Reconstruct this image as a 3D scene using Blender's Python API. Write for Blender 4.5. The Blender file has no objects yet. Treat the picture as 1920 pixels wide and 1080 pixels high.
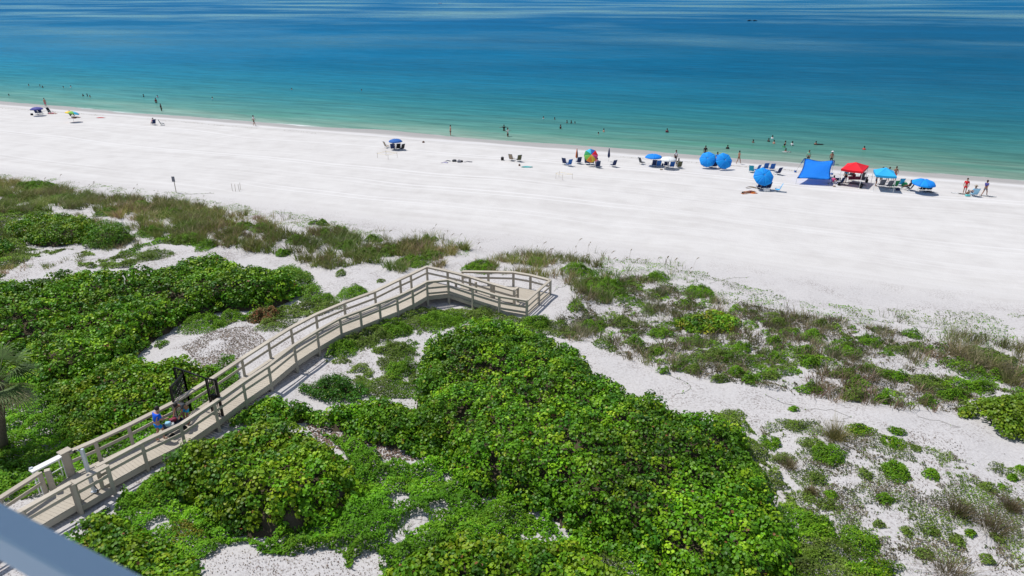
import bpy, bmesh, math, random
import numpy as np
from mathutils import Vector, Matrix
rng = np.random.default_rng(7); random.seed(7)
R = math.radians
SC = bpy.context.scene; COL = SC.collection

# ------------------------------------------------------------------ camera
F = 1280.0; CZ = 22.0; PITCH = math.atan((540 + 12) / F)
cd = bpy.data.cameras.new('camera'); cam = bpy.data.objects.new('camera', cd); COL.objects.link(cam)
cd.sensor_width = 36; cd.lens = F / 1920 * 36; cd.clip_start = 0.05; cd.clip_end = 60000
cam.location = (0, 0, CZ); cam.rotation_euler = (math.pi / 2 - PITCH, 0, 0)
cd.dof.use_dof = True; cd.dof.focus_distance = 45; cd.dof.aperture_fstop = 3.2
SC.camera = cam
# ------------------------------------------------------------------ light
SUN = Vector((-0.40, 0.20, 0.90)).normalized()
el = math.asin(SUN.z); az = math.atan2(SUN.x, SUN.y)
W = bpy.data.worlds.new('World'); SC.world = W; W.use_nodes = True
wn = W.node_tree; wn.nodes.clear()
sky = wn.nodes.new('ShaderNodeTexSky'); sky.sky_type = 'NISHITA'; sky.sun_disc = False
sky.sun_elevation = el; sky.sun_rotation = az; sky.altitude = 0; sky.dust_density = 0.6; sky.ozone_density = 2.0
bg = wn.nodes.new('ShaderNodeBackground'); bg.inputs[1].default_value = 0.10
wo = wn.nodes.new('ShaderNodeOutputWorld')
tc = wn.nodes.new('ShaderNodeTexCoord'); sx = wn.nodes.new('ShaderNodeSeparateXYZ')
wn.links.new(tc.outputs['Generated'], sx.inputs[0])
def wmath(op, a, b=None):
    m = wn.nodes.new('ShaderNodeMath'); m.operation = op
    for i, v in enumerate((a, b)):
        if v is None: continue
        if isinstance(v, (int, float)): m.inputs[i].default_value = v
        else: wn.links.new(v, m.inputs[i])
    return m.outputs[0]
zz = wmath('ADD', wmath('MAXIMUM', sx.outputs[2], 0.0), 0.16)
cb = wn.nodes.new('ShaderNodeCombineXYZ')
wn.links.new(wmath('DIVIDE', sx.outputs[0], zz), cb.inputs[0]); wn.links.new(wmath('DIVIDE', sx.outputs[1], zz), cb.inputs[1])
cn = wn.nodes.new('ShaderNodeTexNoise'); cn.inputs['Scale'].default_value = 1.5; cn.inputs['Detail'].default_value = 6; cn.inputs['Roughness'].default_value = .55
wn.links.new(cb.outputs[0], cn.inputs[0])
cr = wn.nodes.new('ShaderNodeValToRGB'); cr.color_ramp.elements[0].position = .50; cr.color_ramp.elements[1].position = .68
cr.color_ramp.elements[0].color = (0, 0, 0, 1); cr.color_ramp.elements[1].color = (.85, .85, .85, 1)
wn.links.new(cn.outputs[0], cr.inputs[0])
wm = wn.nodes.new('ShaderNodeMix'); wm.data_type = 'RGBA'
wn.links.new(cr.outputs[0], wm.inputs[0]); wn.links.new(sky.outputs[0], wm.inputs[6]); wm.inputs[7].default_value = (8.0, 8.2, 8.6, 1)
wn.links.new(wm.outputs[2], bg.inputs[0]); wn.links.new(bg.outputs[0], wo.inputs[0])
sd = bpy.data.lights.new('sun', 'SUN'); sd.energy = 4.0; sd.angle = R(0.55); sd.color = (1, .965, .91)
so = bpy.data.objects.new('sun', sd); COL.objects.link(so); so.rotation_euler = SUN.to_track_quat('Z', 'Y').to_euler(); so.location = (0, 0, 60)
SC.view_settings.view_transform = 'Standard'; SC.view_settings.look = 'None'; SC.view_settings.gamma = 1
SC.view_settings.use_curve_mapping = False; SC.view_settings.exposure = 0.0
SC.cycles.max_bounces = 6; SC.cycles.transparent_max_bounces = 8

# ------------------------------------------------------------------ noise + terrain
TAB = np.random.default_rng(3).random((256, 256))
def vn(x, y, s=1.0, o=0):
    x = np.asarray(x, float) / s + 37.3 + o * 17.1; y = np.asarray(y, float) / s + 91.7 + o * 9.7
    xi = np.floor(x).astype(int); yi = np.floor(y).astype(int); fx = x - xi; fy = y - yi
    fx = fx * fx * (3 - 2 * fx); fy = fy * fy * (3 - 2 * fy)
    a = TAB[xi % 256, yi % 256]; b = TAB[(xi + 1) % 256, yi % 256]; c = TAB[xi % 256, (yi + 1) % 256]; d = TAB[(xi + 1) % 256, (yi + 1) % 256]
    return (a * (1 - fx) + b * fx) * (1 - fy) + (c * (1 - fx) + d * fx) * fy
def fbm(x, y, s, o=0): return (vn(x, y, s, o) + .5 * vn(x, y, s / 2, o + 3) + .25 * vn(x, y, s / 4, o + 5)) / 1.75
SN = np.array([-0.385, -1.0]) / 1.0716; S0 = 111.1 / 1.0716       # inland distance from the waterline
def inland(x, y): return S0 + SN[0] * np.asarray(x, float) + SN[1] * np.asarray(y, float)
def ground(x, y):
    x = np.asarray(x, float); y = np.asarray(y, float)
    s = inland(x, y)
    z = np.interp(s, [-400, -60, -10, 0, 3, 8, 40, 50, 58, 70, 200], [-8, -3, -.5, 0, .22, .5, 1.15, 1.5, 2.35, 2.6, 2.6])
    dune = np.clip((s - 46) / 8, 0, 1); bea = np.clip((s - 1) / 6, 0, 1)
    z = z + dune * ((fbm(x, y, 7, 1) - .5) * .7 + (vn(x, y, 1.3, 2) - .5) * .10)
    z = z + bea * ((fbm(x, y, 11, 4) - .5) * .14) + (1 - bea) * ((vn(x, y, 19, 8) - .5) * .16 + (vn(x, y, 6, 6) - .5) * .07) * np.clip((s + 40) / 40, 0, 1)
    d = np.hypot((x + .4) / 4.6, (y - 43) / 3.2)                      # levelled sand round the end deck
    k = np.clip((1.55 - d) / .5, 0, 1); k = k * k * (3 - 2 * k); z = z * (1 - k) + (2.66 + .05 * np.clip(x, -4, 2) + (vn(x, y, .8, 2) - .5) * .05) * k
    return z
def ray(px, py):
    u = (px - 960) / F; v = (py - 540) / F; c, s = math.cos(PITCH), math.sin(PITCH)
    return np.array([u, c - v * s, -s - v * c])
def at(px, py, z):
    d = ray(px, py); return np.array([0, 0, CZ]) + (z - CZ) / d[2] * d
def gp(px, py, h=0.0):
    z = 2.0
    for _ in range(14):
        P = at(px, py, z); z = .5 * z + .5 * (float(ground(P[0], P[1])) + h)
    return at(px, py, z)
def ppm(P):
    return F / (P[1] * math.cos(PITCH) + (CZ - P[2]) * math.sin(PITCH))

# ------------------------------------------------------------------ materials
class NT:
    def __init__(s, name):
        s.m = bpy.data.materials.new(name); s.m.use_nodes = True; s.t = s.m.node_tree; s.t.nodes.clear()
        s.out = s.t.nodes.new('ShaderNodeOutputMaterial')
    def n(s, typ, **kw):
        nd = s.t.nodes.new('ShaderNode' + typ)
        for k, v in kw.items():
            if k.startswith('i_'):
                key = k[2:]; key = int(key) if key.isdigit() else key.replace('_', ' ')
                if hasattr(v, 'is_linked') or isinstance(v, bpy.types.NodeSocket): s.t.links.new(v, nd.inputs[key])
                else: nd.inputs[key].default_value = v
            else: setattr(nd, k, v)
        return nd
    def math(s, op, a, b=0.0, clamp=False):
        return s.n('Math', operation=op, i_0=a, i_1=b, use_clamp=clamp).outputs[0]
    def mix(s, f, a, b): return s.n('Mix', data_type='RGBA', i_0=f, i_6=a, i_7=b).outputs[2]
    def ramp(s, f, stops, interp='LINEAR'):
        r = s.n('ValToRGB', i_0=f); cr = r.color_ramp; cr.interpolation = interp
        while len(cr.elements) < len(stops): cr.elements.new(.5)
        for e, (p, c) in zip(cr.elements, stops):
            e.position = p; e.color = (c, c, c, 1) if isinstance(c, (int, float)) else (*c, 1)
        return r.outputs[0]
    def noise(s, vec, scale, detail=4, rough=.55):
        return s.n('TexNoise', i_Vector=vec, i_Scale=scale, i_Detail=detail, i_Roughness=rough).outputs[0]
    def done(s, sh): s.t.links.new(sh, s.out.inputs[0]); return s.m
def plain(name, col, rough=.7, metal=0, var=.12, scale=6, spec=.4):
    t = NT(name); co = t.n('TexCoord').outputs['Object']
    f = t.noise(co, scale, 5)
    c = t.mix(f, tuple(v * (1 - var) for v in col) + (1,), tuple(min(1, v * (1 + var)) for v in col) + (1,))
    b = t.n('BsdfPrincipled', i_Base_Color=c, i_Roughness=rough, i_Metallic=metal); b.inputs['Specular IOR Level'].default_value = spec
    return t.done(b.outputs[0])
def leafmat(name, rough=.45, trans=.25, spec=.35):
    t = NT(name); a = t.n('Attribute', attribute_name='tint').outputs['Color']
    b = t.n('BsdfPrincipled', i_Base_Color=a, i_Roughness=rough); b.inputs['Specular IOR Level'].default_value = spec
    tr = t.n('BsdfTranslucent', i_Color=t.mix(.5, a, (.22, .34, .02, 1)))
    return t.done(t.n('MixShader', i_0=trans, i_1=b.outputs[0], i_2=tr.outputs[0]).outputs[0])
M_LEAF = leafmat('sea_grape_leaf', .48, .20, .30)
M_FINE = leafmat('small_leaf', .6, .22, .2)
M_GRASS = leafmat('dry_grass', .75, .2, .12)
M_TWIG = plain('twig_bark', (.075, .062, .04), .9, var=.4, scale=3, spec=.1)
M_LITTER = leafmat('dead_leaf_litter', .85, .05, .1)
def sand_mat():
    t = NT('white_sand'); P = t.n('NewGeometry').outputs['Position']
    s = t.math('ADD', t.n('VectorMath', operation='DOT_PRODUCT', i_0=P, i_1=(float(SN[0]), float(SN[1]), 0)).outputs['Value'], S0)
    tt = t.n('VectorMath', operation='DOT_PRODUCT', i_0=P, i_1=(float(-SN[1]), float(SN[0]), 0)).outputs['Value']
    warp = t.noise(t.n('CombineXYZ', i_0=t.math('MULTIPLY', s, .02), i_1=t.math('MULTIPLY', tt, .02)).outputs[0], 1.0, 2)
    sw = t.math('ADD', s, t.math('MULTIPLY', warp, 9))
    v1 = t.n('CombineXYZ', i_0=t.math('MULTIPLY', sw, .9), i_1=t.math('MULTIPLY', tt, .018)).outputs[0]
    v2 = t.n('CombineXYZ', i_0=t.math('MULTIPLY', sw, 3.2), i_1=t.math('MULTIPLY', tt, .05)).outputs[0]
    n1 = t.noise(v1, 1, 4, .6); n2 = t.noise(v2, 1, 3, .6); n3 = t.noise(P, .35, 6, .6); n4 = t.noise(P, 7, 6, .7)
    k = t.math('ADD', t.math('MULTIPLY', n1, .42), t.math('ADD', t.math('MULTIPLY', n2, .12), t.math('MULTIPLY', n3, .46)))
    beach = t.ramp(k, [(.36, (.52, .498, .482)), (.5, (.585, .565, .550)), (.64, (.64, .622, .608))])
    # tyre and rake lines along the shore
    band = t.ramp(t.math('FRACT', t.math('MULTIPLY', sw, .16)), [(.0, 0.), (.04, 1.), (.10, 0.), (.2, 0.), (.24, .8), (.3, 0.)])
    gate = t.ramp(t.noise(t.n('CombineXYZ', i_0=t.math('MULTIPLY', s, .10), i_1=t.math('MULTIPLY', tt, .012)).outputs[0], 1, 2), [(.45, 0.), (.6, 1.)])
    beach = t.mix(t.math('MULTIPLY', t.math('MULTIPLY', band, gate), .85), beach, (.70, .685, .68, 1))
    # dune sand: greyer, speckled with debris
    lit = t.ramp(t.noise(P, .45, 5, .65), [(.46, 0.), (.64, 1.)])
    spk = t.ramp(t.noise(P, 9, 5, .75), [(.50, 0.), (.60, 1.)])
    dune = t.mix(t.math('MULTIPLY', spk, t.math('ADD', t.math('MULTIPLY', lit, .75), .22)), t.mix(n4, (.42, .40, .395, 1), (.64, .62, .615, 1)), (.17, .135, .12, 1))
    col = t.mix(t.ramp(t.math('MULTIPLY', t.math('ADD', s, t.math('MULTIPLY', n3, 6)), .01), [(.485, 0.), (.54, 1.)]), beach, dune)
    # wet band
    sn = t.math('ADD', s, t.math('MULTIPLY', t.noise(t.n('CombineXYZ', i_0=t.math('MULTIPLY', tt, .07), i_1=t.math('MULTIPLY', s, .3)).outputs[0], 1, 3), 3))
    wet = t.ramp(t.math('MULTIPLY', sn, .1), [(.0, 1.), (.45, .95), (.60, .1), (.70, .0), (.82, .3), (1., 0.)])
    crest = t.ramp(t.math('MULTIPLY', sn, .1), [(.52, 0.), (.60, .6), (.68, .6), (.80, 0.)])
    col = t.mix(crest, col, (.64, .63, .635, 1)); col = t.mix(t.math('MULTIPLY', wet, .85), col, (.33, .31, .295, 1))
    bmp = t.n('Bump', i_Strength=.5, i_Distance=.085, i_Height=t.math('ADD', t.math('MULTIPLY', n4, .5), t.math('ADD', t.math('MULTIPLY', t.noise(P, 2.2, 4), .7), t.math('MULTIPLY', n2, .6))))
    b = t.n('BsdfPrincipled', i_Base_Color=col, i_Roughness=t.math('SUBTRACT', .95, t.math('MULTIPLY', wet, .45)), i_Normal=bmp.outputs[0]); b.inputs['Specular IOR Level'].default_value = .15
    return t.done(b.outputs[0])
M_SAND = sand_mat()
def water_mat():
    t = NT('sea_water'); P = t.n('NewGeometry').outputs['Position']
    s = t.math('MULTIPLY', t.math('ADD', t.n('VectorMath', operation='DOT_PRODUCT', i_0=P, i_1=(float(SN[0]), float(SN[1]), 0)).outputs['Value'], S0), -1.0)
    tt = t.n('VectorMath', operation='DOT_PRODUCT', i_0=P, i_1=(float(-SN[1]), float(SN[0]), 0)).outputs['Value']
    v = t.n('CombineXYZ', i_0=t.math('MULTIPLY', s, .16), i_1=t.math('MULTIPLY', tt, .028)).outputs[0]
    nb = t.noise(v, 1, 5, .6)
    v2 = t.n('CombineXYZ', i_0=t.math('MULTIPLY', s, .012), i_1=t.math('MULTIPLY', tt, .006)).outputs[0]
    nl = t.noise(v2, 1, 4, .6)
    sw = t.math('ADD', s, t.math('MULTIPLY', t.math('SUBTRACT', nb, .5), 26)); sw = t.math('ADD', sw, t.math('MULTIPLY', t.math('SUBTRACT', nl, .5), t.math('MULTIPLY', s, .7)))
    lg = t.math('MULTIPLY', t.math('LOGARITHM', t.math('MAXIMUM', t.math('ADD', sw, 10), 1.0), 10.0), .25)
    # positions: s=0 .25 | 10 .325 | 30 .40 | 60 .46 | 120 .53 | 250 .60 | 600 .70 | 2000 .83
    col = t.ramp(lg, [(.20, (.25, .28, .23)), (.275, (.165, .255, .20)), (.33, (.075, .20, .16)), (.395, (.028, .145, .15)), (.455, (.007, .105, .155)),
                      (.53, (.001, .085, .165)), (.60, (.001, .076, .165)), (.72, (.001, .08, .19)), (.83, (.001, .10, .23))])
    # green sand-bar bands close in
    gb = t.ramp(nb, [(.55, 0.), (.7, 1.)]); near = t.ramp(t.math('MULTIPLY', s, .01), [(.0, .0), (.04, 1.), (.22, .7), (.4, 0.)])
    col = t.mix(t.math('MULTIPLY', t.math('MULTIPLY', gb, near), .5), col, (.09, .24, .13, 1))
    # brighter cyan to the left
    lft = t.ramp(t.math('ADD', t.math('MULTIPLY', tt, -.0025), .25), [(.1, 0.), (.9, 1.)])
    col = t.mix(t.math('MULTIPLY', lft, .42), col, t.ramp(lg, [(.3, (.14, .34, .33)), (.42, (.03, .30, .42)), (.5, (.006, .21, .42)), (.7, (.003, .11, .28))]))
    # ripple light and dark painted into the water colour, with broad current streaks
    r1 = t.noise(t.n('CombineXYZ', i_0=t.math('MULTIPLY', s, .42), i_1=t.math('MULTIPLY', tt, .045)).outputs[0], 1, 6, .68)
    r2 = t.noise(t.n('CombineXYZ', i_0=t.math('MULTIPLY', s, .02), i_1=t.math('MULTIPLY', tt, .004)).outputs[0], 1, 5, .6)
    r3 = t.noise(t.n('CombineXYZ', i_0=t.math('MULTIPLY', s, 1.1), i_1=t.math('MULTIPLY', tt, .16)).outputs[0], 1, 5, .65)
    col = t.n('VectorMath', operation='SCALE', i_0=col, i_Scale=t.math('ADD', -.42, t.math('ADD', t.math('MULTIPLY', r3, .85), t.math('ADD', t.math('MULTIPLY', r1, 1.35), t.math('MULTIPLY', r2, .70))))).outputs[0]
    # foam at the very edge
    fn = t.noise(t.n('CombineXYZ', i_0=t.math('MULTIPLY', s, .8), i_1=t.math('MULTIPLY', tt, .09)).outputs[0], 1, 5, .7)
    fe = t.math('ADD', s, t.math('MULTIPLY', fn, 5.5))
    foam = t.math('MULTIPLY', t.ramp(t.math('MULTIPLY', t.math('ADD', fe, 5), .1), [(.62, 0.), (.67, 1.), (.71, 1.), (.80, 0.)]), t.ramp(t.noise(t.n('CombineXYZ', i_0=t.math('MULTIPLY', tt, .035)).outputs[0], 1, 4, .6), [(.38, .30), (.56, 1.)]))
    col = t.mix(t.math('MULTIPLY', foam, .85), col, (.82, .83, .83, 1))
    # waves
    a1 = t.n('CombineXYZ', i_0=t.math('MULTIPLY', s, .55), i_1=t.math('MULTIPLY', tt, .10)).outputs[0]
    a2 = t.n('CombineXYZ', i_0=t.math('MULTIPLY', s, 1.8), i_1=t.math('MULTIPLY', tt, .6)).outputs[0]
    a3 = t.n('CombineXYZ', i_0=t.math('MULTIPLY', s, .07), i_1=t.math('MULTIPLY', tt, .012)).outputs[0]
    w1 = t.noise(a1, 1, 4, .6); w2 = t.noise(a2, 1, 4, .6); w3 = t.noise(a3, 1, 3, .5)
    h = t.math('ADD', t.math('MULTIPLY', w1, 1.0), t.math('ADD', t.math('MULTIPLY', w2, .25), t.math('MULTIPLY', w3, 1.3)))
    bmp = t.n('Bump', i_Strength=.8, i_Distance=.34, i_Height=h).outputs[0]
    dif = t.n('BsdfDiffuse', i_Color=col, i_Normal=bmp).outputs[0]
    # wind slicks: smooth streaks mirror more of the sky than the rippled water between them
    sl = t.n('CombineXYZ', i_0=t.math('MULTIPLY', s, .0045), i_1=t.math('MULTIPLY', tt, .0028), i_2=3.3).outputs[0]
    slick = t.ramp(t.noise(sl, 1, 7, .62), [(.46, 0.), (.66, 1.)])
    far = t.ramp(t.math('MULTIPLY', lg, 1.), [(.50, .22), (.58, .55), (.655, 1.3)])
    rough = t.math('ADD', t.math('MULTIPLY', t.math('SUBTRACT', 1., slick), .12), .08)
    gl = t.n('BsdfGlossy', i_Color=(.50, .86, 1., 1), i_Roughness=rough, i_Normal=bmp).outputs[0]
    fr = t.n('Fresnel', i_IOR=1.33, i_Normal=bmp).outputs[0]
    k = t.math('MULTIPLY', fr, t.math('ADD', .11, t.math('MULTIPLY', t.math('MULTIPLY', slick, far), .62)))
    return t.done(t.n('MixShader', i_0=k, i_1=dif, i_2=gl).outputs[0])
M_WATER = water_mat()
def wood_mat(name, c1, c2):
    t = NT(name); co = t.n('TexCoord').outputs['Object']; P = t.n('NewGeometry').outputs['Position']
    f = t.noise(P, 1.2, 5, .6); g = t.noise(t.n('VectorMath', operation='MULTIPLY', i_0=P, i_1=(14, 14, 30)).outputs[0], 1, 4, .7)
    oi = t.n('ObjectInfo').outputs['Random']
    c = t.mix(t.math('ADD', t.math('MULTIPLY', f, .6), t.math('MULTIPLY', g, .3)), (*c1, 1), (*c2, 1))
    c = t.mix(t.math('MULTIPLY', oi, .38), c, (*[v * .7 for v in c1], 1))
    st = t.ramp(t.noise(P, 2.5, 6, .7), [(.60, 0.), (.75, 1.)])
    c = t.mix(t.math('MULTIPLY', st, .5), c, (.19, .16, .12, 1))
    b = t.n('BsdfPrincipled', i_Base_Color=c, i_Roughness=.85, i_Normal=t.n('Bump', i_Strength=.25, i_Distance=.02, i_Height=g).outputs[0]); b.inputs['Specular IOR Level'].default_value = .15
    return t.done(b.outputs[0])
M_WOOD = wood_mat('weathered_painted_timber', (.42, .37, .30), (.62, .56, .47))
M_DECK = wood_mat('worn_deck_board', (.42, .37, .30), (.58, .53, .45))
M_BLACK = plain('black_metal', (.012, .012, .014), .4, .6)
M_STEEL = plain('galvanised_steel', (.55, .60, .66), .45, .35)
M_WHITE = plain('white_paint', (.78, .78, .77), .5, var=.05)
M_RAIL = plain('rail_paint_with_blue_shade', (.27, .43, .62), .42, var=.04, scale=2)  # white-grey rail paint with the blue of open shade put into its colour
M_TRUNK = plain('palm_bark', (.13, .10, .075), .95, var=.5, scale=9)
_cols = {}
def cmat(name, col, rough=.7):
    if name not in _cols: _cols[name] = plain(name, col, rough, var=.06)
    return _cols[name]
NAVY = ('navy_fabric', (.012, .028, .10)); 
C = dict(navy=(.012, .026, .10), blue=(.0, .23, .80), skyblue=(.0, .29, .82), dblue=(.02, .12, .42), purple=(.07, .07, .30), teal=(.01, .30, .42), aqua=(.02, .40, .75),
         red=(.75, .006, .02), pink=(.75, .10, .25), orange=(.80, .25, .04), yellow=(.80, .58, .06), green=(.02, .30, .10), lime=(.20, .50, .08), cyan=(.05, .50, .70),
         white=(.75, .76, .76), black=(.012, .012, .015), grey=(.22, .22, .25), tan=(.33, .26, .19), olive=(.10, .10, .05), mint=(.22, .60, .42), maroon=(.20, .02, .05),
         lav=(.45, .42, .62), brown=(.16, .08, .05), sail=(.02, .34, .95), skyb=(.0, .245, .77), turq=(.15, .62, .62), lblue=(.30, .58, .78), royal=(.0, .10, .70), dgrey=(.05, .055, .065))
def cm(k): return cmat(k + '_fabric', C[k], .75)
SKINS = [plain('skin_tone_%s' % n, c, .55, var=.05) for n, c in (('fair', (.52, .28, .20)), ('tan', (.36, .18, .11)), ('brown', (.17, .08, .05)))]
HAIRS = [plain('hair_' + n, c, .6, var=.2) for n, c in (('dark', (.015, .01, .008)), ('brown', (.06, .03, .015)), ('blond', (.35, .22, .09)))]

# ------------------------------------------------------------------ object helpers
def link(name, me, parent=None, mat=None, label=None, cat=None, group=None, kind=None, loc=None, rz=None):
    o = bpy.data.objects.new(name, me); COL.objects.link(o)
    if mat is not None and me is not None:
        if len(me.materials) == 0: me.materials.append(mat)
        elif me.materials[0] is not mat:
            o.material_slots[0].link = 'OBJECT'; o.material_slots[0].material = mat
    if parent is not None: o.parent = parent
    if label: o['label'] = label
    if cat: o['category'] = cat
    if group: o['group'] = group
    if kind: o['kind'] = kind
    if loc is not None: o.location = loc
    if rz is not None: o.rotation_euler[2] = rz
    return o
def npmesh(name, V, Fa, tint=None, smooth=False):
    V = np.asarray(V, np.float32).reshape(-1, 3); Fa = np.asarray(Fa, np.int32); k = Fa.shape[1]
    me = bpy.data.meshes.new(name); me.vertices.add(len(V)); me.vertices.foreach_set('co', V.ravel())
    me.loops.add(Fa.size); me.loops.foreach_set('vertex_index', Fa.ravel())
    me.polygons.add(len(Fa)); me.polygons.foreach_set('loop_start', np.arange(0, Fa.size, k, dtype=np.int32))
    me.polygons.foreach_set('loop_total', np.full(len(Fa), k, np.int32))
    if smooth: me.polygons.foreach_set('use_smooth', np.ones(len(Fa), bool))
    if tint is not None:
        a = me.attributes.new('tint', 'FLOAT_COLOR', 'POINT'); T = np.ones((len(V), 4), np.float32); T[:, :3] = tint
        a.data.foreach_set('color', T.ravel())
    me.update(calc_edges=True); return me
def frame(N, rot):
    N = N / np.linalg.norm(N, axis=1, keepdims=True)
    A = np.where(np.abs(N[:, 2:3]) > .95, np.array([[1., 0, 0]]), np.array([[0, 0, 1.]]))
    U = np.cross(A, N); U /= np.linalg.norm(U, axis=1, keepdims=True); Vv = np.cross(N, U)
    c, s = np.cos(rot)[:, None], np.sin(rot)[:, None]
    return U * c + Vv * s, Vv * c - U * s, N
LEAF6 = np.array([[0, -.5, 0], [-.46, -.18, .07], [-.36, .32, .07], [0, .5, 0], [.36, .32, .07], [.46, -.18, .07]])
def leaf_mesh(name, P, N, size, tint, kind=6):
    n = len(P); U, V, N = frame(N, rng.random(n) * 6.283)
    if kind == 6:
        L = LEAF6; f = np.array([[0, 3, 2, 1], [0, 5, 4, 3]])
    else:
        L = np.array([[0, -.5, 0], [-.30, 0, .08], [0, .5, 0], [.30, 0, .08]]); f = np.array([[0, 3, 2, 1]])
    k = len(L)
    X = P[:, None, :] + size[:, None, None] * (L[None, :, 0:1] * U[:, None] + L[None, :, 1:2] * V[:, None] + L[None, :, 2:3] * N[:, None])
    Fa = (np.arange(n) * k)[:, None, None] + f[None]
    return npmesh(name, X.reshape(-1, 3), Fa.reshape(-1, 4), np.repeat(tint, k, axis=0))
def blade_mesh(name, P, h, lean, w, tint):
    """curved grass blades: P base (n,3), h height, lean (n,2) tip offset"""
    n = len(P); a = rng.random(n) * 3.1416; sx_, sy_ = np.cos(a) * w, np.sin(a) * w; z0 = np.zeros(n)
    side = np.stack([sx_, sy_, z0], 1); mid = P + np.stack([lean[:, 0] * .35, lean[:, 1] * .35, h * .6], 1); tip = P + np.stack([lean[:, 0], lean[:, 1], h], 1)
    X = np.stack([P - side, P + side, mid + side * .7, mid - side * .7, tip + side * .15, tip - side * .15], 1)
    f = np.array([[0, 1, 2, 3], [3, 2, 4, 5]]); Fa = (np.arange(n) * 6)[:, None, None] + f[None]
    return npmesh(name, X.reshape(-1, 3), Fa.reshape(-1, 4), np.repeat(tint, 6, axis=0))
def pick(pal, n, jit=.25):
    pal = np.array(pal, float); c = pal[rng.integers(0, len(pal), n)]
    return c * (1 + (rng.random((n, 1)) - .5) * 2 * jit) * (1 + (rng.random((n, 3)) - .5) * .15)
def inpoly(x, y, poly):
    x = np.asarray(x); ins = np.zeros(x.shape, bool); n = len(poly)
    for i in range(n):
        x1, y1 = poly[i]; x2, y2 = poly[(i + 1) % n]
        if y1 == y2: continue
        c = ((y1 > y) != (y2 > y)) & (x < (x2 - x1) * (y - y1) / (y2 - y1) + x1); ins ^= c
    return ins
def edist(x, y, poly, closed=True):
    d = np.full(np.shape(x), 1e9); n = len(poly)
    for i in range(n if closed else n - 1):
        x1, y1 = poly[i]; x2, y2 = poly[(i + 1) % n]; dx, dy = x2 - x1, y2 - y1; L = dx * dx + dy * dy + 1e-9
        t = np.clip(((x - x1) * dx + (y - y1) * dy) / L, 0, 1); d = np.minimum(d, np.hypot(x - x1 - t * dx, y - y1 - t * dy))
    return d
def box(bm, c, s, M=None):
    r = bmesh.ops.create_cube(bm, size=1); M0 = Matrix.Translation(c) @ (M or Matrix.Identity(4)) @ Matrix.Diagonal((*s, 1))
    bmesh.ops.transform(bm, matrix=M0, verts=r['verts']); return r['verts']
def beam_m(a, b, w, h):
    """matrix for a beam from a to b, width w sideways, height h"""
    a, b = Vector(a), Vector(b); d = b - a; L = d.length; y = d.normalized(); x = y.cross(Vector((0, 0, 1)))
    x = x.normalized() if x.length > 1e-4 else Vector((1, 0, 0)); z = x.cross(y)
    M = Matrix((x, y, z)).transposed().to_4x4(); M.translation = (a + b) / 2
    return M @ Matrix.Diagonal((w, L, h, 1))
def bm_mesh(bm, name, smooth=False):
    me = bpy.data.meshes.new(name); bm.to_mesh(me); bm.free()
    if smooth: me.polygons.foreach_set('use_smooth', np.ones(len(me.polygons), bool))
    return me
def beams(name, lst, mat, parent, bev=.006, kind=None, label=None):
    bm = bmesh.new()
    for a, b, w, h in lst:
        r = bmesh.ops.create_cube(bm, size=1); bmesh.ops.transform(bm, matrix=beam_m(a, b, w, h), verts=r['verts'])
    if bev: bmesh.ops.bevel(bm, geom=bm.edges[:], offset=bev, segments=1, affect='EDGES')
    return link(name, bm_mesh(bm, name), parent, mat, kind=kind, label=label)
def tube_bm(bm, pts, r, seg=8):
    pts = [Vector(p) for p in pts]; rr = r if isinstance(r, (list, tuple)) else [r] * len(pts); rings = []
    for i, p in enumerate(pts):
        d = (pts[min(i + 1, len(pts) - 1)] - pts[max(i - 1, 0)]).normalized(); u = d.orthogonal().normalized(); v = d.cross(u)
        if i and rings:  # keep the frame from twisting
            u = (u0 - d * u0.dot(d)).normalized(); v = d.cross(u)
        u0 = u
        rings.append([bm.verts.new(p + (u * math.cos(k * 6.2832 / seg) + v * math.sin(k * 6.2832 / seg)) * rr[i]) for k in range(seg)])
    for a, b in zip(rings, rings[1:]):
        for k in range(seg): bm.faces.new((a[k], a[(k + 1) % seg], b[(k + 1) % seg], b[k]))
    bm.faces.new(rings[0][::-1]); bm.faces.new(rings[-1])
def tube(name, pts, r, mat, parent=None, seg=8, **kw):
    bm = bmesh.new(); tube_bm(bm, pts, r, seg); return link(name, bm_mesh(bm, name, True), parent, mat, **kw)
def empty(name, loc, label, cat, group=None, rz=0):
    return link(name, None, label=label, cat=cat, group=group, loc=tuple(float(v) for v in loc), rz=rz)

# ------------------------------------------------------------------ ground and sea
def axis(lo, hi, a, b, fine, grow=1.18):
    c = list(np.arange(a, b, fine)); st = fine; v = c[-1]
    while v < hi: st *= grow; v += st; c.append(v)
    st = fine; v = a; L = []
    while v > lo: st *= grow; v -= st; L.append(v)
    return np.array(L[::-1] + c)
gx = axis(-700, 700, -62, 48, .44, 1.08); gy = axis(-120, 700, 14, 72, .42, 1.06)
GX, GY = np.meshgrid(gx, gy); GZ = ground(GX, GY)
nx, ny = len(gx), len(gy); idx = np.arange(nx * ny).reshape(ny, nx)
Fq = np.stack([idx[:-1, :-1], idx[:-1, 1:], idx[1:, 1:], idx[1:, :-1]], -1).reshape(-1, 4)
sand = link('sand_ground', npmesh('sand_ground', np.stack([GX, GY, GZ], -1).reshape(-1, 3), Fq, smooth=True), mat=M_SAND, label='white sand of the beach and the dunes', kind='structure')
wv = [(-24000, -200, 0), (24000, -200, 0), (24000, 40000, 0), (-24000, 40000, 0)]
sea = link('sea_water', npmesh('sea_water', wv, [[0, 1, 2, 3]]), mat=M_WATER, label='turquoise to deep blue sea with light ripples', kind='structure')

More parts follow.
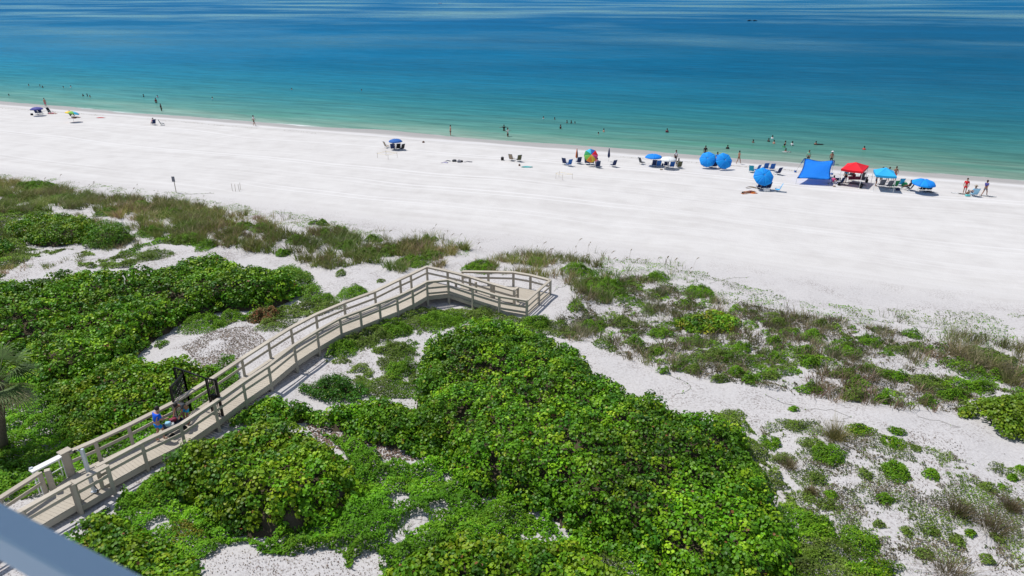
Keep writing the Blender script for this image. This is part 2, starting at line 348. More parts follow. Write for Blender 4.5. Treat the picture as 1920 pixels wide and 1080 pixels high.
# ------------------------------------------------------------------ boardwalk layout (world points)
DZ = 3.25; RZ = DZ + 1.05
NEARPX = [(140, 909), (200, 872), (265, 829.5), (338, 795), (401, 754), (455, 716), (503, 685), (551, 647), (594, 620), (637, 596), (675, 582), (711, 568), (744, 555.6), (773, 542.5), (800, 527.7)]
FARPX = [(122, 850), (178, 826), (240, 797), (323, 755), (400, 707.5), (453, 672), (503, 640), (545, 614), (592, 589), (645, 567), (702.5, 546), (750, 523), (770, 514), (800, 499.5)]
near = [at(x, y, RZ)[:2] for x, y in NEARPX[2:]]; farr = [at(x, y, RZ)[:2] for x, y in FARPX]
CORR = [tuple(p) for p in near] + [tuple(at(x, y, z)[:2]) for x, y, z in ((840, 523.6, 4.25), (988, 563, 3.85), (1032, 525, 3.85), (1032, 520, 3.8), (880, 505, 3.6), (845, 490, 2.4))] + [tuple(p) for p in farr[::-1]] + [tuple(at(x, y, RZ)[:2]) for x, y in ((0, 925), (-60, 960), (30, 1000), (150, 925))]
def off_walk(x, y, m=.25):
    return ~(inpoly(x, y, CORR) | (edist(x, y, CORR) < m))

# ------------------------------------------------------------------ sea grape thickets
SG = [(.095, .25, .005), (.125, .285, .005), (.07, .195, .006), (.155, .32, .006), (.24, .40, .012), (.045, .145, .007), (.11, .265, .005), (.08, .21, .005)]
SGY = SG + [(.17, .30, .007), (.21, .34, .009), (.14, .25, .006), (.26, .36, .012)]
SGD = [(.05, .16, .006), (.07, .20, .006), (.09, .22, .008), (.12, .24, .006)]
def world_poly(px, h):
    A = sum(px[i][0] * px[(i + 1) % len(px)][1] - px[(i + 1) % len(px)][0] * px[i][1] for i in range(len(px)))
    sg = 1 if A > 0 else -1; out = []
    for i, (x, y) in enumerate(px):
        x0, y0 = px[i - 1]; x1, y1 = px[(i + 1) % len(px)]
        nyv = -sg * (x1 - x0) / (math.hypot(x1 - x0, y1 - y0) + 1e-6)   # +: faces the bottom of the picture
        k = min(1, max(0, .5 - nyv * .6)); out.append(tuple(gp(x, y, h * (.05 + .72 * k))[:2]))
    return out
def thicket(px, h, label, pal=SG, name='sea_grape_thicket', size=.122, gap=.335, per=37, flat=1.0, cat='shrub', group='sea grape thickets on the dune', mat=None, kind=6, seed=0):
    poly = world_poly(px, h); P = np.array(poly); lo, hi = P.min(0) - .2, P.max(0) + .2
    g = np.meshgrid(np.arange(lo[0], hi[0], gap), np.arange(lo[1], hi[1], gap)); x = g[0].ravel(); y = g[1].ravel()
    x = x + (rng.random(len(x)) - .5) * gap; y = y + (rng.random(len(y)) - .5) * gap
    def Hc(x, y):
        e = edist(x, y, poly) + (vn(x, y, 1.1, seed) - .5) * .9
        return np.where(inpoly(x, y, poly), h * np.clip(e / 1.0, .12, 1) ** .55 * (.60 + .50 * vn(x, y, 2.6, seed + 1) + .36 * (vn(x, y, .95, seed + 2) - .5)), 0) * flat
    m = inpoly(x, y, poly) & off_walk(x, y); x, y = x[m], y[m]
    hc = Hc(x, y); e = edist(x, y, poly)
    keep = vn(x, y, .8, seed + 4) > .14; x, y, hc, e = x[keep], y[keep], hc[keep], e[keep]
    r = gap * (.62 + .5 * rng.random(len(x)))
    cz = ground(x, y) + np.maximum(hc - r * .5 + (rng.random(len(x)) - .5) * .32 * min(1, h), .04)
    sk = e < 1.1                                             # lower skirt of leaves on the flanks
    xs = np.concatenate([x] + [x[sk] + (rng.random(sk.sum()) - .5) * .3 for _ in range(2)]); ys = np.concatenate([y] + [y[sk] + (rng.random(sk.sum()) - .5) * .3 for _ in range(2)])
    zs = np.concatenate([cz] + [ground(x[sk], y[sk]) + hc[sk] * f for f in (.35, .62)]); rs = np.concatenate([r, r[sk], r[sk]])
    n = len(xs); cl = pick(pal, n, .22); br = .62 + .80 * vn(xs, ys, 2.4, seed + 6); cl = cl * br[:, None]
    th = rng.random((n, per)) * 6.283; ph = np.arccos(1 - rng.random((n, per)) * 1.12); rr = rs[:, None] * (.7 + .45 * rng.random((n, per)))
    D = np.stack([np.sin(ph) * np.cos(th), np.sin(ph) * np.sin(th), np.cos(ph)], -1)
    Q = np.stack([xs, ys, zs], -1)[:, None] + D * rr[..., None] * np.array([1, 1, .8])
    N = D + np.array([-.10, 0, .35]) + (rng.random(D.shape) - .5) * 1.3
    T = np.repeat(cl[:, None], per, 1) * (.80 + .40 * rng.random((n, per, 1)))
    yl = rng.random((n, per)) > .978; T[yl] = T[yl] * .4 + np.array([.24, .26, .01]); yb = rng.random((n, per)) > .994; T[yb] = np.array([.22, .09, .03])
    Q, N, T = Q.reshape(-1, 3), N.reshape(-1, 3), T.reshape(-1, 3)
    m = (Q[:, 2] > ground(Q[:, 0], Q[:, 1]) + .02) & off_walk(Q[:, 0], Q[:, 1], .08); Q, N, T = Q[m], N[m], T[m]
    c = P.mean(0); org = np.array([c[0], c[1], float(ground(c[0], c[1]))])
    top = empty(name, org, label, cat, group)
    sz = size * (.65 + .6 * rng.random(len(Q)))
    link('foliage', leaf_mesh('foliage', Q - org, N, sz, T, kind), top, mat or M_LEAF, kind='stuff')
    # inner mass of twigs
    st = .3; ax, ay = np.arange(lo[0], hi[0], st), np.arange(lo[1], hi[1], st); X, Y = np.meshgrid(ax, ay); H = Hc(X, Y) * .62 - .26
    ok = inpoly(X, Y, poly) & (H > .05) & off_walk(X, Y, .3); Z = ground(X, Y) + np.where(ok, H + (TAB[:X.shape[0] % 256 or 1, :1][0, 0] * 0) + (vn(X, Y, .35, 9) - .5) * .2, -.15)
    I = np.arange(X.size).reshape(X.shape); q = np.stack([I[:-1, :-1], I[:-1, 1:], I[1:, 1:], I[1:, :-1]], -1).reshape(-1, 4)
    q = q[ok.ravel()[q].any(1)]
    if len(q) and h >= 1: link('inner_branches', npmesh('inner_branches', np.stack([X, Y, Z], -1).reshape(-1, 3) - org, q), top, M_TWIG, kind='stuff')
    # a few crooked stems that show at the rim
    bm = bmesh.new(); idxs = np.where(sk)[0]
    for j in (idxs[::max(1, len(idxs) // 14)] if len(idxs) else []):
        a = Vector((x[j], y[j], float(ground(x[j], y[j])) - .05)) - Vector(org); b = a + Vector((random.uniform(-.4, .4), random.uniform(-.4, .4), float(hc[j]) * .8)); mdd = (a + b) / 2 + Vector((random.uniform(-.2, .2),) * 2 + (0,))
        tube_bm(bm, [a, mdd, b], [.035, .028, .012], 5)
    if len(bm.verts): link('stems', bm_mesh(bm, 'stems'), top, M_TWIG, kind='stuff')
    else: bm.free()
    return top
thicket([(-60, 545), (0, 532), (60, 520), (110, 508), (190, 505), (215, 512), (290, 490), (330, 480), (385, 468), (430, 478), (475, 498), (520, 500), (550, 512), (560, 530), (555, 552), (520, 575), (450, 580), (400, 585), (340, 605), (295, 632), (262, 662), (235, 684), (170, 706), (95, 722), (50, 712), (20, 700), (-60, 700)],
        1.9, 'largest sea grape thicket, left of the boardwalk and cut by the left edge', seed=11, size=.14, gap=.39, per=36)
thicket([(-40, 655), (30, 690), (80, 730), (100, 770), (125, 800), (140, 858), (180, 842), (240, 815), (320, 772), (385, 732), (412, 705), (400, 680), (360, 668), (300, 672), (240, 668), (200, 675), (160, 690), (90, 705), (20, 690)],
        1.35, 'sea grape thicket between the palm and the gate on the left side of the boardwalk', pal=SGY, seed=22)
thicket([(800, 640), (830, 615), (880, 595), (930, 590), (985, 592), (1030, 606), (1055, 635), (1100, 658), (1120, 688), (1160, 706), (1210, 722), (1280, 748), (1340, 758), (1400, 796), (1420, 850), (1440, 900), (1475, 950), (1495, 985), (1480, 1030), (1500, 1120), (1280, 1120), (1180, 1045), (1110, 1025), (1020, 965), (950, 935), (890, 930), (850, 885), (810, 850), (785, 800), (780, 740), (790, 690)],
        1.9, 'broad sea grape thicket filling the middle foreground right of the boardwalk', seed=33, size=.12, gap=.33, per=37)
thicket([(400, 778), (440, 745), (500, 722), (560, 742), (620, 752), (690, 742), (760, 740), (800, 770), (830, 850), (760, 850), (700, 835), (640, 806), (575, 790), (500, 795), (430, 800)],
        1.3, 'narrow sea grape strip running from the gate to the broad middle thicket', seed=44)
thicket([(300, 880), (320, 840), (370, 800), (440, 768), (520, 775), (580, 792), (640, 830), (672, 880), (665, 930), (610, 975), (540, 1000), (470, 1005), (410, 985), (360, 945), (318, 920)],
        2.0, 'rounded yellow-green sea grape mound below the gate in the left foreground', pal=SGY, seed=55, size=.13)
thicket([(720, 1060), (770, 1010), (850, 985), (950, 995), (1060, 1000), (1130, 1030), (1200, 1075), (1240, 1140), (700, 1140)],
        1.2, 'low sea grape thicket cut by the middle of the bottom edge', pal=SGY, seed=66, size=.13)
thicket([(95, 968), (150, 948), (230, 965), (290, 990), (350, 1040), (375, 1075), (380, 1130), (230, 1130), (160, 1010)],
        .9, 'ragged sea grape shrub behind the balcony rail at bottom left', pal=SGY, seed=77, size=.13)
thicket([(10, 418), (60, 400), (130, 392), (170, 402), (185, 425), (165, 455), (110, 462), (60, 460), (20, 445)],
        1.3, 'left one of the two round shrubs at the upper left dune edge', pal=SGY, seed=88, gap=.45)
thicket([(148, 440), (165, 424), (205, 414), (240, 420), (251, 440), (228, 460), (185, 466), (155, 462)],
        1.5, 'dense dark rounded shrub beside the sandy gap at the upper left', pal=SGD, seed=99, gap=.42, size=.12, kind=4, per=44)
thicket([(-40, 430), (8, 440), (22, 460), (12, 480), (-40, 490)], 1.3, 'dark green shrub cut by the left edge of the photo', pal=SGD, seed=101)
thicket([(1795, 772), (1812, 752), (1850, 738), (1890, 730), (1960, 735), (1960, 830), (1900, 826), (1860, 812), (1820, 795)],
        .9, 'bright low spreading shrub at the right edge of the photo', pal=[(.16, .30, .01), (.20, .34, .012), (.13, .26, .01), (.24, .36, .02)], seed=111, gap=.36)
thicket([(1272, 595), (1295, 578), (1335, 574), (1380, 588), (1392, 606), (1370, 624), (1320, 630), (1285, 618)],
        .8, 'yellow-leaved sea grape shrub alone among the brown grasses', pal=SGY + [(.38, .36, .03), (.34, .33, .02), (.30, .32, .02)], seed=121, gap=.36)
thicket([(562, 715), (585, 695), (635, 690), (672, 706), (690, 730), (672, 752), (620, 756), (585, 745)],
        1.2, 'dark small-leaved bush beside the middle of the boardwalk', pal=[(.04, .15, .008), (.05, .17, .01), (.06, .19, .01)], seed=131, size=.10, gap=.30, per=44, kind=4)
thicket([(500, 505), (545, 488), (578, 500), (582, 520), (600, 545), (570, 556), (545, 552), (530, 530)],
        .9, 'bright bushy outgrowth on the right end of the large left thicket', pal=[(.12, .26, .01), (.09, .22, .01), (.15, .28, .012)], seed=141, size=.11, gap=.32, per=34, kind=4)
thicket([(-40, 850), (10, 842), (35, 862), (38, 895), (10, 910), (-40, 915)], 1.1, 'dark shrub at the left edge behind the white topped frame', pal=SGD, seed=151)

# ------------------------------------------------------------------ low plants
GR = [(.10, .24, .008), (.14, .30, .010), (.08, .20, .008), (.18, .33, .012)]
OL = [(.13, .20, .03), (.17, .23, .045), (.10, .16, .025), (.14, .24, .02)]
BR = [(.13, .105, .06), (.17, .14, .085), (.10, .08, .05)]
def blob(px, py, rx, ry, h=.3):
    P = gp(px, py + ry * .3, 0); k = ppm(P); dep = math.atan2(CZ - P[2], P[1]); return P, rx / k, ry / k / max(.25, math.sin(dep))
def low_shrub(px, py, rx, ry, label, pal=GR, h=None, size=.085, group=None, dens=1.0, name='low_shrub'):
    P, a, b = blob(px, py, rx, ry); b = min(b, a * 1.3); h = h or min(.55, .42 * min(a, b) + .12)
    n = int(3.14 * a * b * 1150 * dens) + 150
    r = np.sqrt(rng.random(n)); th = rng.random(n) * 6.283; wob = .62 + .7 * vn(np.cos(th) * 1.9 + px, np.sin(th) * 1.9 + py, 1) + rng.normal(0, .05, n)
    X, Y = r * np.cos(th) * a * wob, r * np.sin(th) * b * wob; gz = ground(P[0] + X, P[1] + Y)
    cl_ = vn(X + px, Y + py, .30); Z = gz - P[2] + 1.25 * h * (1 - r ** 2.6) * (.25 + 1.0 * cl_) * (.45 + .55 * rng.random(n)) + .03
    m = off_walk(P[0] + X, P[1] + Y, .1) & (rng.random(n) < np.clip(1.5 - 1.1 * r ** 2, .2, 1)) & (cl_ > .22 * r); X, Y, Z, r = X[m], Y[m], Z[m], r[m]; n = len(X)
    if n == 0: return None
    N = np.stack([X / a * .6, Y / b * .6, np.full(n, .8)], 1) + (rng.random((n, 3)) - .5) * 1.1
    T = pick(pal, n, .3) * (.75 + .5 * vn(X + px, Y, .5))[:, None]
    return link(name, leaf_mesh(name, np.stack([X, Y, Z], 1), N, size * (.6 + .8 * rng.random(n)), T, 4), mat=M_FINE, label=label, cat='shrub', group=group, loc=tuple(P))
def grass_pts(X, Y, n, h, spread, pal, lean=.4, w=.014):
    k = len(X); bx = np.repeat(X, n) + rng.normal(0, spread, k * n); by = np.repeat(Y, n) + rng.normal(0, spread, k * n)
    dx = bx - np.repeat(X, n); dy = by - np.repeat(Y, n); hh = np.repeat(h * np.ones(k), n) * (.5 + .65 * rng.random(k * n))
    L = np.stack([dx * 1.6 + rng.normal(0, lean * .35, k * n), dy * 1.6 + rng.normal(0, lean * .35, k * n)], 1) * hh[:, None] / .6
    base = pick(pal, k, .2); T = np.repeat(base, n, 0) * (.7 + .6 * rng.random((k * n, 1)))
    return np.stack([bx, by, ground(bx, by) - .02], 1), hh, L, np.full(k * n, w), T
# (x, y, rx, ry, palette, what it is beside) isolated plants on open sand, each one a thing
SH = [(1490, 797, 20, 10, OL, 'loose olive shrub left of the isolated grass tuft on the right-hand sand'), (1445, 829, 22, 12, GR, 'small shrub right beside the tip of the broad middle thicket'),
      (1519, 829, 26, 10, OL, 'flat olive shrub just above the long green patch on the right-hand sand'), (1552, 850, 34, 20, GR, 'longest green ground shrub in the upper part of the right-hand sand'),
      (1466, 859, 28, 12, OL, 'thin olive shrub on sand near the upper right flank of the broad middle thicket'), (1610, 806, 23, 10, SGY, 'flat yellow-green shrub just right of the isolated grass tuft'),
      (1682, 810, 17, 7, GR, 'small flat shrub, uppermost of the pair on the open sand at right'), (1672, 827, 21, 12, SGY, 'round yellow-green shrub, lower one of the pair on the open sand at right'),
      (1717, 839, 13, 9, OL, 'small dull shrub right of the yellow-green pair'), (1678, 881, 29, 19, GR, 'large round green shrub standing alone in the middle of the right-hand sand'),
      (1746, 889, 17, 10, GR, 'small oval shrub just right of the large round lone shrub'), (1622, 889, 14, 10, OL, 'small round shrub just left of the large round lone shrub'),
      (1659, 934, 15, 10, GR, 'small dark green shrub below the large round lone shrub'), (1852, 913, 14, 10, OL, 'small olive shrub nearest to the two bright tufts at the right edge'),
      (1882, 914, 10, 8, GR, 'tiny bright shrub next to the right edge of the photo'), (1898, 897, 10, 6, GR, 'tiny flat shrub highest at the right edge below the spreading shrub'),
      (1794, 1010, 15, 16, OL, 'upright olive shrub between the dry grass tufts at lower right'), (1823, 1001, 12, 9, SGY, 'yellow-green sprig between the two dry tufts at lower right'),
      (1871, 1009, 12, 11, OL, 'dull round shrub below the right-hand dry tuft'), (1699, 997, 11, 10, OL, 'small shrub alone on the speckled sand at lower right'),
      (1747, 994, 17, 11, OL, 'olive shrub left of the dry grass tufts at lower right'), (1646, 982, 11, 7, OL, 'tiny olive shrub right of the thicket edge at lower right'),
      (1852, 1050, 14, 12, OL, 'small shrub nearest the bottom right corner'), (1916, 879, 9, 9, GR, 'half hidden shrub cut by the right edge of the photo'),
      (1614, 1012, 38, 26, GR, 'large bright green shrub near the bottom edge right of the thicket'), (1534, 985, 42, 22, GR, 'green shrub hugging the lower right side of the broad middle thicket'),
      (1562, 1028, 48, 22, OL, 'big olive shrub between the thicket and the bright green shrub at the bottom'), (1642, 1066, 48, 18, SGY, 'yellow-green shrub on the bottom edge right of the thicket'),
      (1556, 928, 14, 9, GR, 'small green shrub on speckled sand right of the thicket, lower of two'), (1519, 930, 17, 10, OL, 'pale olive shrub touching the right flank of the thicket'),
      (1530, 897, 23, 13, OL, 'olive shrub on speckled sand right of the thicket, upper of two'), (1552, 947, 25, 10, OL, 'wide faint shrub on the speckled sand right of the thicket'),
      (1732, 1036, 20, 10, OL, 'flat olive shrub beside the dry tuft on the bottom edge'), (1488, 768, 10, 5, GR, 'very small shrub on the smooth sand right of the thicket'),
      (1372, 776, 28, 10, OL, 'rounded olive shrub against the upper edge of the broad thicket'), (641, 650, 36, 16, GR, 'bright shrub nearest the boardwalk posts in its middle stretch'),
      (662, 637, 34, 14, OL, 'olive shrub just behind the bright shrub by the boardwalk posts'), (752, 690, 34, 17, GR, 'green shrub left of the broad thicket beside bare sand'),
      (742, 655, 40, 12, OL, 'thin olive shrub on the bare sand left of the broad thicket'), (742, 618, 40, 14, GR, 'green shrub below the boardwalk just before its bend'),
      (830, 598, 50, 14, GR, 'wide green shrub under the bend of the boardwalk'), (902, 588, 34, 11, OL, 'grey-green shrub below the sloping end of the boardwalk'),
      (715, 625, 30, 14, OL, 'olive shrub second below the boardwalk before its bend'), (1008, 603, 34, 9, GR, 'flat green shrub just below the end deck corner'),
      (1085, 505, 32, 14, GR, 'round green bush behind the end deck, rightmost of its row'), (1003, 490, 18, 12, GR, 'small green bush behind the end deck of the boardwalk'),
      (903, 500, 38, 13, GR, 'broad green bush right of the sandy exit path'), (1130, 535, 45, 22, GR, 'tall bright green grassy bush right of the end deck'),
      (1230, 520, 26, 9, GR, 'green bush on the upper edge of the right-hand dune belt'), (1312, 545, 32, 14, GR, 'green bush above the yellow-leaved shrub'),
      (1355, 605, 1, 1, GR, None), (386, 602, 46, 16, GR, 'bright flat shrub below the big left thicket, beside the sandy hollow'), (432, 592, 22, 9, GR, 'small bright shrub joined to the right of the flat one in the sandy hollow'),
      (515, 607, 38, 12, OL, 'olive shrub beside the dead brown bush in the sandy hollow'), (662, 548, 28, 13, GR, 'bright rounded shrub behind the boardwalk rail'),
      (640, 513, 12, 6, OL, 'small dark sprig in the sand left of the boardwalk bend'), (598, 560, 36, 9, GR, 'flat green shrub on sand between the left thicket and the boardwalk'),
      (620, 572, 30, 8, OL, 'olive flat shrub touching the far side of the boardwalk'), (302, 645, 12, 8, GR, 'tiny green shrub at the foot of the large left thicket'), (714, 527, 8, 4, OL, 'tiny tuft alone on the sand left of the boardwalk bend'),
      (285, 477, 32, 14, OL, 'olive bush on the sandy strip above the large left thicket'), (388, 460, 22, 10, GR, 'small bright dome just above the top of the large left thicket'), (355, 448, 34, 8, GR, 'flat bright shrub on the grass edge at upper left'),
      (282, 436, 24, 8, GR, 'small dark green shrub right of the dense dark rounded shrub'), (70, 348, 30, 9, GR, 'bright green patch near the beach at the far upper left'), (532, 475, 16, 8, GR, 'bright little dome on the lower edge of the grass belt')]
for q in SH:
    if q[5] is None: continue
    low_shrub(*q[:4], q[5], pal=q[4], group='separate low shrubs on the sand', dens=.6 if q[4] is OL else 1)
low_shrub(500, 590, 30, 14, 'dead brown-leaved bush in the sandy hollow left of the boardwalk', pal=[(.16, .13, .04), (.22, .17, .07), (.12, .10, .03), (.28, .10, .05)], h=.6, size=.12)
def tuft(px, py, rx, h, label, pal=BR, n=330, group='separate dry grass tufts on the right-hand sand'):
    P = gp(px, py, 0); a = rx / ppm(P); p, hh, L, w, T = grass_pts(np.array([P[0]]), np.array([P[1]]), n, h * .8, a * .36, [tuple(v * 1.7 for v in c) for c in pal], .5, .009)
    p = p - P; L = L * 1.1
    link('grass_tuft', blade_mesh('grass_tuft', p, hh, L, w, T), mat=M_GRASS, label=label, cat='grass tuft', group=group, loc=tuple(P))
TB = [(.16, .15, .06), (.20, .18, .09), (.13, .13, .05)]
tuft(1566, 822, 20, .95, 'upright olive-brown grass tuft standing alone on the right-hand sand', TB, 420)
tuft(1796, 965, 24, .8, 'pale brown grass tuft, left of the pair at lower right'); tuft(1862, 995, 30, .8, 'larger brown grass tuft, right of the pair at lower right')
tuft(1895, 955, 18, .6, 'small brown grass tuft near the right edge at the bottom'); tuft(1778, 1075, 34, .8, 'brown grass tuft cut by the bottom edge at right', n=260)
tuft(1478, 875, 16, .5, 'greyish grass sprig between shrubs right of the thicket'); tuft(1520, 925, 12, .4, 'thin grey grass sprig above the thicket flank shrubs')
tuft(1392, 700, 10, .4, 'tiny dark tuft on the smooth sand below the dune belt')

# ground cover nobody could count: creeping green plants
HOLES = [(*gp(px_, py_)[:2], r_) for px_, py_, r_ in ((752, 940, .5), (775, 985, .5), (745, 1010, .4), (820, 960, .35), (600, 1066, .8), (690, 1062, .55), (430, 1050, .8), (840, 900, .3), (285, 885, .6), (250, 905, .6), (155, 1000, .4), (300, 985, .4))]
def cover(polys, dens, size, pal, h, name, label, thr=.35, ns=2.2, seed=0, mat=None, kind=4, hs=1.0):
    Ps, Ns, Ts, Ss = [], [], [], []
    for px in polys:
        poly = [tuple(gp(x, y, .1)[:2]) for x, y in px]; A = np.array(poly); lo, hi = A.min(0), A.max(0); n = int((hi - lo).prod() * dens)
        x = lo[0] + rng.random(n) * (hi[0] - lo[0]); y = lo[1] + rng.random(n) * (hi[1] - lo[1])
        e = np.where(inpoly(x, y, poly), edist(x, y, poly), -1); q = fbm(x, y, ns, seed) * .72 + .28 * fbm(x, y, ns * .22, seed + 7) + np.clip(e * .25, 0, .10) - .05 + rng.normal(0, .018, n)
        m = (e > 0) & (q > thr) & off_walk(x, y, .02); x, y, q = x[m], y[m], q[m]; n = len(x)
        for hx, hy, hr in HOLES:
            keep_ = np.hypot(x - hx, y - hy) > hr * (.6 + .9 * fbm(x, y, .7, 3)); x, y, q = x[keep_], y[keep_], q[keep_]
        n = len(x)
        hh = 1.2 * h * np.clip((q - thr) * 8, .10, 1) * (.15 + 1.15 * vn(x, y, .42, seed + 2)) * hs
        Ps.append(np.stack([x, y, ground(x, y) + .02 + hh * (.45 + .55 * rng.random(n))], 1)); Ns.append(np.array([0, 0, .9]) + (rng.random((n, 3)) - .5) * 1.3)
        pk = np.array(pal); ii = np.clip((vn(x, y, 1.6, seed + 5) * len(pk) * 1.1 + rng.normal(0, .8, n)).astype(int), 0, len(pk) - 1)
        Ts.append(pk[ii] * (.7 + .6 * rng.random((n, 1))) * (.48 + 1.0 * vn(x, y, .9, seed + 8))[:, None]); Ss.append(size * (.55 + .9 * rng.random(n)))
    P = np.concatenate(Ps)
    return link(name, leaf_mesh(name, P, np.concatenate(Ns), np.concatenate(Ss), np.concatenate(Ts), kind), mat=mat or M_FINE, label=label, cat='ground cover', kind='stuff')
CV = [(.09, .25, .008), (.12, .31, .008), (.15, .35, .012), (.19, .37, .015), (.10, .28, .008)]
cover([[(560, 795), (640, 822), (720, 860), (810, 860), (870, 895), (900, 940), (960, 940), (1030, 970), (1130, 1040), (1050, 1040), (850, 1030), (780, 1040), (720, 1075), (640, 1060), (580, 1040), (440, 1035), (400, 1010), (300, 960), (200, 960), (230, 905), (290, 880), (330, 915), (380, 950), (460, 990), (560, 990), (650, 950), (665, 890), (640, 840), (600, 810)]],
      820, .11, CV, .48, 'creeping_ground_cover', 'bright green creeping ground cover around the foreground thickets', thr=.425, ns=2.0, seed=1)
cover([[(-60, 690), (50, 700), (100, 745), (130, 800), (150, 850), (170, 890), (60, 930), (-60, 960)], [(130, 800), (330, 730), (440, 670), (450, 720), (330, 810), (170, 880)]], 620, .115, CV, .45, 'creeping_ground_cover', 'bright green ground cover under and around the palm at the left edge', thr=.33, ns=2.2, seed=21)
cover([[(95, 968), (200, 950), (300, 960), (420, 1000), (420, 1035), (360, 1050), (330, 1100), (180, 1100)], [(230, 900), (300, 870), (320, 900), (300, 950), (225, 950)]], 800, .10, CV + [(.22, .22, .02)], .3, 'creeping_ground_cover', 'green ground cover below the boardwalk entry at bottom left', thr=.34, ns=1.4, seed=31)
cover([[(1020, 1000), (1130, 1035), (1200, 1040), (1260, 1075), (1320, 1120), (1180, 1120), (1080, 1050)], [(1480, 1010), (1600, 1050), (1700, 1080), (1690, 1120), (1480, 1120)], [(1330, 770), (1410, 790), (1470, 900), (1520, 950), (1560, 1000), (1520, 1080), (1440, 1080), (1430, 960), (1380, 900)]], 800, .09, GR + OL, .3, 'creeping_ground_cover', 'green ground cover along the lower edge of the broad thicket', thr=.43, ns=1.2, seed=41)
cover([[(560, 700), (640, 640), (700, 600), (790, 572), (900, 580), (1000, 598), (1060, 602), (1100, 640), (1000, 620), (880, 600), (800, 640), (790, 700), (790, 745), (690, 745), (640, 690)]], 800, .085, GR + OL, .25, 'creeping_ground_cover', 'patchy green ground cover between the boardwalk and the broad thicket', thr=.475, ns=2.0, seed=51)
cover([[(-30, 395), (60, 385), (100, 395), (20, 412), (20, 440), (60, 462), (230, 466), (330, 440), (400, 455), (260, 490), (250, 500), (150, 500), (110, 480), (60, 480), (0, 530), (-30, 530)], [(330, 640), (470, 585), (620, 555), (700, 540), (720, 540), (600, 590), (450, 600)]], 320, .14, GR + OL + OL, .28, 'creeping_ground_cover', 'patchy olive and green ground cover on the dune at upper left', thr=.50, ns=3.2, seed=61)
BELT = [(1040, 604), (1060, 580), (1075, 545), (1100, 520), (1200, 515), (1260, 535), (1350, 560), (1450, 578), (1600, 600), (1700, 622), (1800, 645), (1960, 668), (1960, 750), (1880, 735), (1800, 770), (1700, 765), (1550, 745), (1400, 720), (1250, 690), (1130, 655), (1060, 630)]
cover([BELT], 520, .095, OL + GR + OL, .3, 'creeping_ground_cover', 'mixed olive and green ground cover of the right-hand dune belt', thr=.585, ns=1.2, seed=71)
cover([BELT], 250, .09, [(.12, .10, .06), (.15, .12, .075), (.09, .085, .04)], .22, 'dry_ground_cover', 'dry brown growth of the right-hand dune belt', thr=.53, ns=1.2, seed=75, mat=M_GRASS)
cover([[(1420, 780), (1600, 790), (1800, 850), (1960, 880), (1960, 1130), (1700, 1130), (1600, 1060), (1480, 950)]], 430, .075, OL + BR + OL, .12, 'sparse_ground_cover', 'sparse grey-green sprigs on the speckled sand at lower right', thr=.50, ns=1.0, seed=81)
cover([[(1090, 520), (1130, 480), (1250, 480), (1360, 520), (1500, 560), (1960, 590), (1960, 668), (1600, 603), (1350, 562), (1200, 515)], [(-40, 322), (60, 330), (300, 355), (420, 378), (600, 405), (700, 425), (880, 455), (880, 480), (400, 400), (0, 345)]], 60, .10, OL + GR, .12, 'sparse_ground_cover', 'scattered beach creeper sprigs on the beach side of the dunes', thr=.56, ns=1.3, seed=91)
# small countable green shrubs inside the right-hand belt
bp = [(1862, 668, 42, 20), (1630, 638, 26, 11), (1528, 630, 24, 12), (1460, 605, 22, 10), (1508, 656, 22, 8), (1392, 652, 22, 10), (1345, 665, 26, 12), (1455, 672, 20, 10), (1520, 680, 24, 11), (1580, 700, 30, 10), (1610, 716, 24, 9), (1680, 705, 28, 12), (1740, 715, 40, 16), (1785, 740, 34, 11),
      (1520, 728, 26, 10), (1600, 742, 24, 8), (1655, 748, 22, 8), (1740, 752, 18, 7), (1810, 765, 16, 6), (1302, 640, 22, 9), (1240, 625, 26, 9), (1170, 605, 26, 9), (1110, 612, 30, 10), (1230, 660, 16, 6), (1300, 695, 18, 6), (1380, 700, 18, 7), (1405, 712, 16, 6), (1350, 712, 20, 6), (1245, 697, 14, 5), (1190, 640, 20, 7),
      (1690, 655, 26, 9), (1590, 660, 22, 9), (1710, 628, 18, 7), (1540, 610, 16, 6), (1450, 640, 16, 7), (1830, 725, 26, 9), (1440, 705, 22, 8), (1560, 660, 16, 7)]
def row_labels(L, where, cuts):
    ORD = ['first', 'second', 'third', 'fourth', 'fifth', 'sixth', 'seventh', 'eighth', 'ninth', 'tenth', 'eleventh', 'twelfth', 'thirteenth', 'fourteenth', 'fifteenth', 'sixteenth']
    out = {}; o_ = sorted(range(len(L)), key=lambda i: L[i][1] - L[i][0] * cuts[2]); n3 = -(-len(L) // 3); rows = {k: o_[k * n3:(k + 1) * n3] for k in range(3)}
    for k, ii in rows.items():
        for n_, i in enumerate(sorted(ii, key=lambda j: L[j][0])): out[i] = '%s shrub, %s from the left in the %s row of the %s' % ('broad' if L[i][2] >= 26 else 'small' if L[i][2] >= 20 else 'tiny', ORD[n_], ('beach-side', 'middle', 'landward')[k], where)
    return out
bl = row_labels(bp, 'right-hand dune belt', (358, 410, .165))
for i, (a, b, c, d) in enumerate(bp):
    low_shrub(a, b, c, d, bl[i] if i else 'largest bright green shrub in the dune belt near the right edge', pal=GR if i % 3 else OL, group='small green shrubs in the right-hand dune belt', h=.42)

